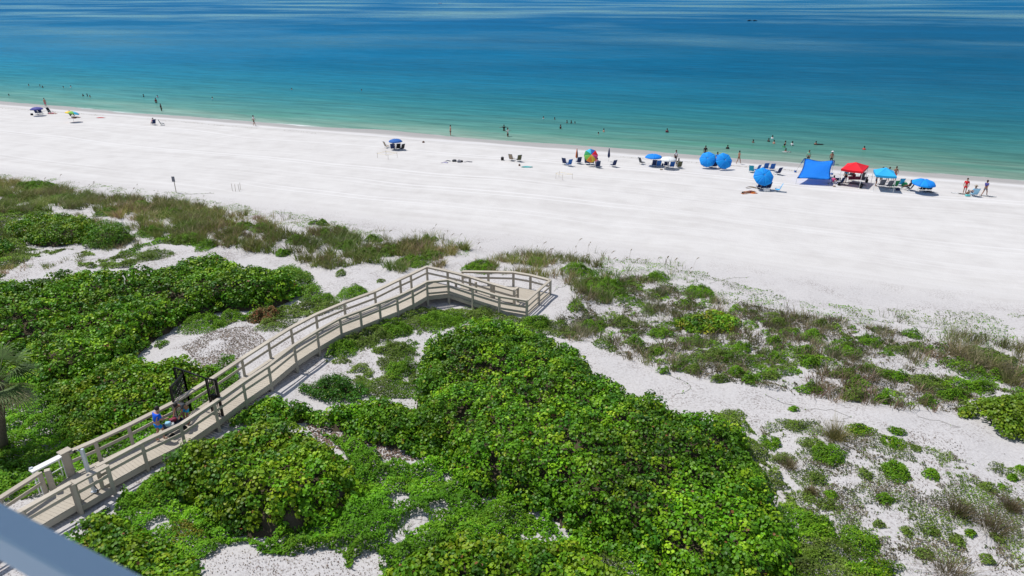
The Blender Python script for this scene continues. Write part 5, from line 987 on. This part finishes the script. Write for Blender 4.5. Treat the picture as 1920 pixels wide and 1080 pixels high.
# towels, boards, floats, bags
def sheet(px, py, L, Wd, rz, col, label, name='towel', cat='towel', th=.02, hump=.03, shape='rect', h=0.0):
    P = W_(px, py, h); bm = bmesh.new(); n_, m_ = 10, 6
    vs = []
    for i in range(n_ + 1):
        for j in range(m_ + 1):
            u, v = i / n_ - .5, j / m_ - .5; w = 1.0
            if shape == 'board': w = math.sqrt(max(.02, 1 - (abs(u) * 2) ** 2.6))
            x, y = u * L, v * Wd * w; vs.append(bm.verts.new((x, y, hump * math.sin(u * 7 + v * 4) + th + (abs(u) ** 2 * .12 if shape == 'board' else 0))))
    for i in range(n_):
        for j in range(m_): a = i * (m_ + 1) + j; bm.faces.new((vs[a], vs[a + m_ + 1], vs[a + m_ + 2], vs[a + 1]))
    bmesh.ops.solidify(bm, geom=bm.faces[:], thickness=th); o = link(name, bm_mesh(bm, name, True), mat=cm(col), label=label, cat=cat, loc=tuple(P), rz=rz); return o
sheet(189, 221, 1.7, .6, .1, 'red', 'red float lying flat on the sand near the left end', 'beach_float', 'float', .05, .02, 'board'); sheet(988, 313.5, 1.6, .7, .05, 'turq', 'turquoise float flat on the sand in the middle of the beach', 'beach_float', 'float', .05, .03, 'board')
sheet(834, 305, .9, .6, .0, 'lav', 'lavender towel at the left of the spread-out belongings'); sheet(840, 302, .8, .5, .2, 'navy', 'dark blue towel above the lavender one', hump=.05); sheet(878, 303.5, 1.1, .6, .0, 'grey', 'pale grey towel at the right of the spread-out belongings')
sheet(136, 222, 1.2, .7, .2, 'maroon', 'deep red towel below the rainbow umbrella at left'); sheet(1411, 352, 1.6, .8, -.1, 'tan', 'brown patterned towel left of the umbrella nearest the dunes', hump=.05); sheet(1403, 362, 1.9, .9, .2, 'orange', 'orange towel under the sunbather nearest the dunes')
sheet(1797, 363, 1.5, .5, -.5, 'white', 'white skimboard left of the group at far right', 'skimboard', 'board', .03, 0, 'board'); sheet(1852, 368, 1.7, .55, -.5, 'white', 'white skimboard at the feet of the rightmost person', 'skimboard', 'board', .03, 0, 'board')
sheet(1565, 344, 1.7, 1.0, -.2, 'lav', 'lavender blanket at the right foot of the sail shade', hump=.05); sheet(1599, 345, 2.6, 1.4, -.05, 'grey', 'grey rug spread under the red canopy'); sheet(1740, 360, 1.0, .7, 0, 'dgrey', 'dark mat under the rightmost umbrella')
bag(W_(60, 216), (.35, .35, .35), 'black', 'black ball-like bag left of the leftmost chairs', handles=False); bag(W_(942, 300.5), (.4, .3, .45), 'black', 'black bag alone left of the tan chair'); bag(W_(974, 311), (.25, .2, .2), 'brown', 'small brown bag beside the turquoise float')
bag(W_(852, 303), (.6, .4, .25), 'dgrey', 'dark bag in the middle of the spread-out belongings', .3); bag(W_(861, 304.5), (.5, .35, .3), 'grey', 'grey bag right of the dark one'); bag(W_(866, 303.8), (.3, .3, .2), 'black', 'small black bag right of the grey bag')
bag(W_(794, 267.5), (.35, .3, .2), 'brown', 'small brown bag lying alone near the wet sand'); bag(W_(1240, 318.5), (.35, .3, .12), 'tan', 'small tan item on the sand in front of the white umbrella', handles=False); bag(W_(1614, 350.5), (.35, .3, .4), 'black', 'black bag in front of the red canopy')
bag(W_(1564, 350), (.3, .25, .12), 'tan', 'small tan item in front of the lavender blanket', handles=False); bag(W_(1695, 349), (.55, .5, .45), 'green', 'green and blue round beach bag right of the aqua chair'); bag(W_(1670, 357), (.3, .25, .15), 'white', 'small white bag in front of the green chair'); bag(W_(1683, 357), (.4, .3, .3), 'navy', 'navy bag on the sand in front of the aqua chair')
bag(W_(1814, 368), (.5, .3, .2), 'turq', 'turquoise bucket bag next to the child at far right'); bag(W_(1242, 311), (.2, .2, .3), 'navy', 'small navy bag between the chairs of the blue and white umbrellas')
def cooler(px, py, col, label, rz=0):
    P = W_(px, py); K = empty('cooler', P, label, 'cooler', rz=rz); beams('body', [((-.32, 0, .18), (.32, 0, .18), .36, .34)], cm(col), K, .03); beams('lid', [((-.33, 0, .38), (.33, 0, .38), .38, .06)], M_WHITE, K, .02); tube('handle', [(-.34, 0, .25), (-.38, 0, .34), (.38, 0, .34), (.34, 0, .25)], .012, M_BLACK, K, 5)
cooler(1437, 359, 'white', 'white cooler among the chairs nearest the dunes'); cooler(1570, 338, 'navy', 'navy cooler left of the red canopy'); cooler(1621, 336, 'dgrey', 'dark cooler at the right leg of the red canopy')
tb = W_(1600, 341); TBL = empty('folding_table', tb, 'low table with a red cloth under the red canopy', 'table')
beams('table_top', [((-.85, 0, .6), (.85, 0, .6), .6, .04)], cm('maroon'), TBL)
for a_ in ((-.75, -.22), (.75, -.22), (-.75, .22), (.75, .22)): tube('leg', [(*a_, 0), (*a_, .6)], .015, M_STEEL, TBL, 5)
beams('cloth_side', [((-.85, -.31, .47), (.85, -.31, .47), .012, .24)], cm('maroon'), TBL, 0)

# stakes, sign
def stakes(pts, label, string=True, h=.75):
    P = [Vector(W_(x, y)) for x, y in pts]; K = empty('roped_stakes', P[0], label, 'stakes')
    for p in P: beams('stake', [(p - P[0] - Vector((0, 0, .2)), p - P[0] + Vector((random.uniform(-.04, .04), 0, h)), .05, .03)], M_WOOD, K, 0)
    if string: tube('cord', [p - P[0] + Vector((0, 0, h * .85)) for p in P + P[:1]], .010, cm('yellow'), K, 4)
stakes([(708, 296), (728, 299), (745, 295.5), (724, 292)], 'four roped stakes below the dark blue umbrella'); stakes([(1042, 335), (1055, 338), (1073, 336), (1048, 332)], 'four stakes marking a patch in the middle of the beach', True); stakes([(436, 358), (442, 359), (451, 356), (449, 359)], 'bare thin stakes on the sand right of the beach sign', False, .85)
sp = Vector(W_(330.5, 361)); SGN = empty('beach_sign', sp, 'grey sign seen from behind on a thin post at the grass edge', 'sign'); beams('post', [((0, 0, -.3), (-.0, .0, 1.75), .07, .07)], M_WOOD, SGN); beams('board', [((-.02, -.05, 1.25), (-.02, -.05, 1.85), .34, .025)], cm('grey'), SGN, .004)

# boats
def boat(px, py, L, col, label, rz=0, cabin=True, name='motor_boat', cat='boat'):
    P = at(px, py, 0); K = empty(name, (P[0], P[1], 0), label, cat, rz=rz); bm = bmesh.new(); secs = []
    for i in range(7):
        t = i / 6; w = L * .16 * (1 - max(0, t - .45) ** 2 * 3.2); y = (t - .5) * L; zt_ = L * (.10 + .05 * t); secs.append([bm.verts.new(q) for q in ((y, -w, zt_), (y, -w * .75, 0), (y, 0, -L * .05), (y, w * .75, 0), (y, w, zt_))])
    for a, b in zip(secs, secs[1:]):
        for k in range(4): bm.faces.new((a[k], b[k], b[k + 1], a[k + 1]))
        bm.faces.new((a[4], b[4], b[0], a[0]))
    bm.faces.new(secs[0]); bm.faces.new(secs[-1][::-1]); bmesh.ops.recalc_face_normals(bm, faces=bm.faces[:]); link('hull', bm_mesh(bm, 'hull'), K, cm(col))
    if cabin: beams('cabin', [((-L * .12, 0, L * .2), (L * .12, 0, L * .2), L * .18, L * .14)], cm('white'), K, .02); beams('roof', [((-L * .16, 0, L * .29), (L * .16, 0, L * .29), L * .22, L * .025)], cm('white'), K, 0)
    else: beams('seat', [((-L * .25, 0, L * .17), (L * .15, 0, L * .17), L * .10, L * .10)], cm('black'), K, .01); beams('handlebar', [((L * .15, -L * .1, L * .3), (L * .15, L * .1, L * .3), L * .04, L * .04)], cm('black'), K, 0)
boat(825, 7, 9, 'white', 'tiny white motor boat near the horizon'); boat(1405, 39.5, 4.2, 'black', 'left one of two dark watercraft far out at right', .2, False, 'jet_ski', 'watercraft'); boat(1415, 39.5, 4.0, 'black', 'right one of two dark watercraft far out at right', -.1, False, 'jet_ski', 'watercraft')

# ------------------------------------------------------------------ beach people (B: facing the sea is rz=pi)
for a in [(477, 236, 'walk', 1.4, 'person in a white top and black shorts walking on the wet sand', 1, 'white', 'black'), (1384, 307.5, 'walk', 2.0, 'woman in a black bikini walking right of the two tipped umbrellas', 1, 'black', 'black'),
          (1343, 310.5, 'stand', 2.4, 'person in blue swimwear standing between the two tipped umbrellas', 1, 'blue', 'blue'), (1266, 306.5, 'stand', .4, 'person in a white shirt standing at the right edge of the white umbrella', 2, 'white', 'dgrey'),
          (1321, 297, 'stand', 3.0, 'person in dark top half hidden behind the left tipped umbrella', 2, 'black', 'navy'), (1583.5, 343, 'stand', B, 'person in a teal shirt standing under the left side of the red canopy', 1, 'teal', 'black'),
          (1557, 308.5, 'stand', 2.6, 'person in dark trunks and hat standing behind the right corner of the sail shade', 1, None, 'black'), (1514, 306, 'stand', 2.8, 'person in a mint green shirt behind the left corner of the sail shade', 1, 'mint', 'black'),
          (1641.5, 349, 'bend', .9, 'person in a white shirt leaning at the front left of the turquoise canopy', 1, 'white', 'navy'), (1651, 341, 'stand', 2.0, 'person in a brown top under the turquoise canopy', 2, 'brown', 'dgrey'),
          (1663, 341, 'stand', B, 'person in dark red swimwear under the middle of the turquoise canopy', 1, 'maroon', 'maroon'), (1676, 339.5, 'stand', 2.8, 'slim person at the right rear of the turquoise canopy', 1, None, 'red'),
          (1807.5, 363.5, 'stand', -.6, 'person in red swimwear standing left in the group at far right', 0, 'red', 'red'), (1844.5, 367.5, 'walk', 1.9, 'person wearing lilac, rightmost on the beach, stepping by the skimboard', 1, 'purple', 'grey')]:
    px, py, pose, rz, lab, sk, tp, bt = a; person(W_(px, py), pose, rz, lab, sk, tp, bt, hair=random.choice((0, 1)), bikini=lab.startswith('woman'), s=1.06, hat='white' if 'hat' in lab else None)
for a in [(98, 213.5, 'lie', 1.5, 'sunbather in pink reclining near the left end of the beach', 0, 'pink', 'pink'), (132, 217.5, 'floorsit', 1.9, 'dark-haired person sitting under the rainbow umbrella at left', 2, 'black', 'dgrey'), (142, 221, 'lie', 1.4, 'person lying right of the rainbow umbrella at left', 2, 'black', 'black'),
          (288, 234, 'sit', .9 + B, 'person in pink sitting in a dark chair near the water', 0, 'pink', 'navy'), (738, 280, 'sit', B, 'person seated under the dark blue umbrella', 1, 'dgrey', 'navy'), (1403, 361.5, 'lie', 1.9, 'sunbather lying on the orange towel nearest the dunes', 1, None, 'maroon'),
          (1119, 312.5, 'sit', B, 'person in pink seated in front of the tilted rainbow umbrella', 0, 'pink', 'navy'), (1271, 313.5, 'sit', B, 'person in olive seated right of the white umbrella', 2, 'olive', 'olive'), (1562, 344, 'floorsit', 2.3, 'person in pink sitting on the lavender blanket', 0, 'pink', 'white'),
          (1598, 339.5, 'sit', B, 'person seated behind the red-clothed table', 1, 'maroon', 'maroon'), (1824.5, 367, 'sit', B, 'person in a hat seated in the pale blue chair at far right', 1, 'lblue', 'navy'), (1814, 366.5, 'floorsit', 2.8, 'small child crouching at far right', 1, None, 'black'),
          (1703, 356, 'sit', B + .7, 'person in dark clothes seated left of the rightmost umbrella', 2, 'dgrey', 'black'), (1320, 312, 'floorsit', B, 'person in green sitting under the left tipped umbrella', 1, 'green', 'navy')]:
    px, py, pose, rz, lab, sk, tp, bt = a; person(W_(px, py), pose, rz - (B if pose == 'sit' else 0) + (B if pose == 'sit' else 0), lab, sk, tp, bt, hair=0, s=(.7 if 'child' in lab else 1.05), hat='tan' if 'hat' in lab else None)
# bathers: py is where the body meets the water
SWG = 'people in the sea'
for px, py, dpt, rz, lab, sk, tp in [(17, 179.5, 1.35, 2, 'lone bather at the far left, only the head out', 2, None), (86, 199.5, .15, 1.2, 'person in pink trunks wading at the water edge at far left', 0, None), (54, 160.5, 1.38, 3, 'leftmost far swimmer at the upper left', 1, None), (75, 161.5, 1.38, 2, 'far swimmer, left one of the close pair at upper left', 1, None), (80, 164, 1.32, 1, 'dark far swimmer, right one of the close pair at upper left', 2, None),
        (119, 164.5, 1.38, 2, 'far swimmer, left one of the two right of the close pair', 1, None), (133, 163.5, 1.35, 3, 'pale far swimmer, right one of the two right of the close pair', 0, 'white'), (156, 180, 1.3, 1, 'dark-haired bather, left of the trio at left', 2, 'black'), (164, 180.5, 1.2, 2, 'bather in the middle of the trio at left', 2, 'navy'), (169, 182, 1.35, 0, 'bather at the right of the trio at left', 1, None),
        (269.5, 181.5, 1.2, 2, 'slim dark bather left of the standing pair', 2, 'black'), (293, 193, .75, 3, 'bather with a dark torso standing waist deep', 1, 'maroon'), (295.5, 182.5, 1.3, 3, 'bather with head out directly behind the waist-deep one', 0, 'lav'), (303, 208, .4, 2.5, 'bather in dark swimwear in the shallows right of the waist-deep one', 2, 'black'), (398.5, 186, 1.25, 2, 'lone bather right of the pair at left', 1, 'white'),
        (547, 168, 1.4, 1, 'left one of two distant swimmers left of the middle', 0, None), (678, 170, 1.4, 2, 'right one of two distant swimmers left of the middle', 1, None), (845, 254.5, .12, -1.2, 'man in black trunks standing at the water edge in the middle', 0, None), (945, 245, .8, 0, 'dark bather with arms spread wide', 2, 'black'), (952, 256, .45, 1, 'bather in a white top in the shallows below the one with spread arms', 1, 'white'),
        (1019, 222.5, 1.35, 1, 'pale swimmer farthest left of the offshore five', 0, 'white'), (1040, 224, 1.38, 1, 'small dark swimmer second of the offshore five', 2, None), (1063, 230.5, 1.3, 1, 'swimmer third of the offshore five', 2, None), (1071, 231, 1.28, 1, 'swimmer fourth of the offshore five', 2, 'black'), (1078, 231.5, 1.42, 1, 'swimmer fifth and rightmost of the offshore five', 2, None),
        (1051, 241.5, 1.05, 2, 'bather chest deep below the offshore five', 1, 'black'), (1132, 247.5, 1.2, 2, 'sunburnt bather above the rainbow umbrella', 0, None), (1122, 251.5, 1.42, 2, 'faint swimmer just left of the sunburnt bather', 0, None), (1250.5, 248.5, 1.1, 3, 'bather chest deep above the flat blue umbrella', 1, 'maroon'), (1364, 279, 1.2, 3, 'dark-haired bather above the right tipped umbrella', 2, 'black'),
        (1412, 267.5, 1.28, 2, 'leftmost head of the loose group of bathers at right', 2, None), (1441, 265.5, 1.25, 2, 'dark bather, lower left of the two close together', 2, 'black'), (1448, 260.5, 1.2, 2, 'bather farthest out in the loose group at right', 1, 'white'), (1451, 269.5, 1.2, 2, 'sunburnt bather below the two close together', 0, None), (1472, 271.5, 1.15, 1, 'tanned bather in the middle of the loose group', 1, None),
        (1470, 276, 1.25, 2, 'bather in dark green below the tanned one', 2, 'green'), (1485, 273, 1.1, 2, 'bather in black and white in the loose group', 2, 'white'), (1473, 284, 1.3, 2, 'bather holding on to the white board nearest the shore', 2, None), (1529.5, 271, 1.25, 2.4, 'bather with a dark float right of the loose group', 1, None), (1620, 280.5, 1.25, 2, 'lone bather offshore of the red canopy', 1, 'red')]:
    P = sea_at(px, py); pose = 'arms' if 'arms' in lab else 'stand'; person((P[0], P[1], -dpt * 1.08), pose, rz, lab, sk, tp, 'pink' if 'pink' in lab else 'black', hair=0, s=1.08, group=SWG)
P = sea_at(1473, 284.5); K_ = link('float_board', bpy.data.objects['skimboard'].data, mat=None, label='white board floating beside the bather nearest the shore', cat='board', loc=(P[0], P[1] - .3, .02), rz=.1)
P = sea_at(1531, 270.5); link('dark_float', bpy.data.objects['beach_float'].data.copy(), label='dark float beside the bather right of the loose group', cat='float', loc=(P[0] + .2, P[1] - .3, .03)); bpy.data.objects['dark_float'].data.materials[0] = cm('black')

wx = np.arange(-120, 72, .16); wx = wx + rng.normal(0, .12, len(wx)); sv = 7.2 + 1.5 * (fbm(wx, wx * 0, 14, 3) - .5) * 2 + rng.normal(0, .22, len(wx)); wy = (S0 + SN[0] * wx - sv) / -SN[1]; kp = vn(wx, wx * 0, 5, 9) > .45
WP = np.stack([wx, wy, ground(wx, wy) + .015], 1)[kp]; link('seaweed_wrack', leaf_mesh('seaweed_wrack', WP, np.array([0, 0, 1.]) + (rng.random(WP.shape) - .5) * .5, .10 + .12 * rng.random(len(WP)), pick([(.16, .13, .08), (.22, .19, .13), (.30, .27, .20)], len(WP)), 4), mat=M_LITTER, label='thin broken line of dry seaweed along the tide mark', cat='seaweed', kind='stuff')
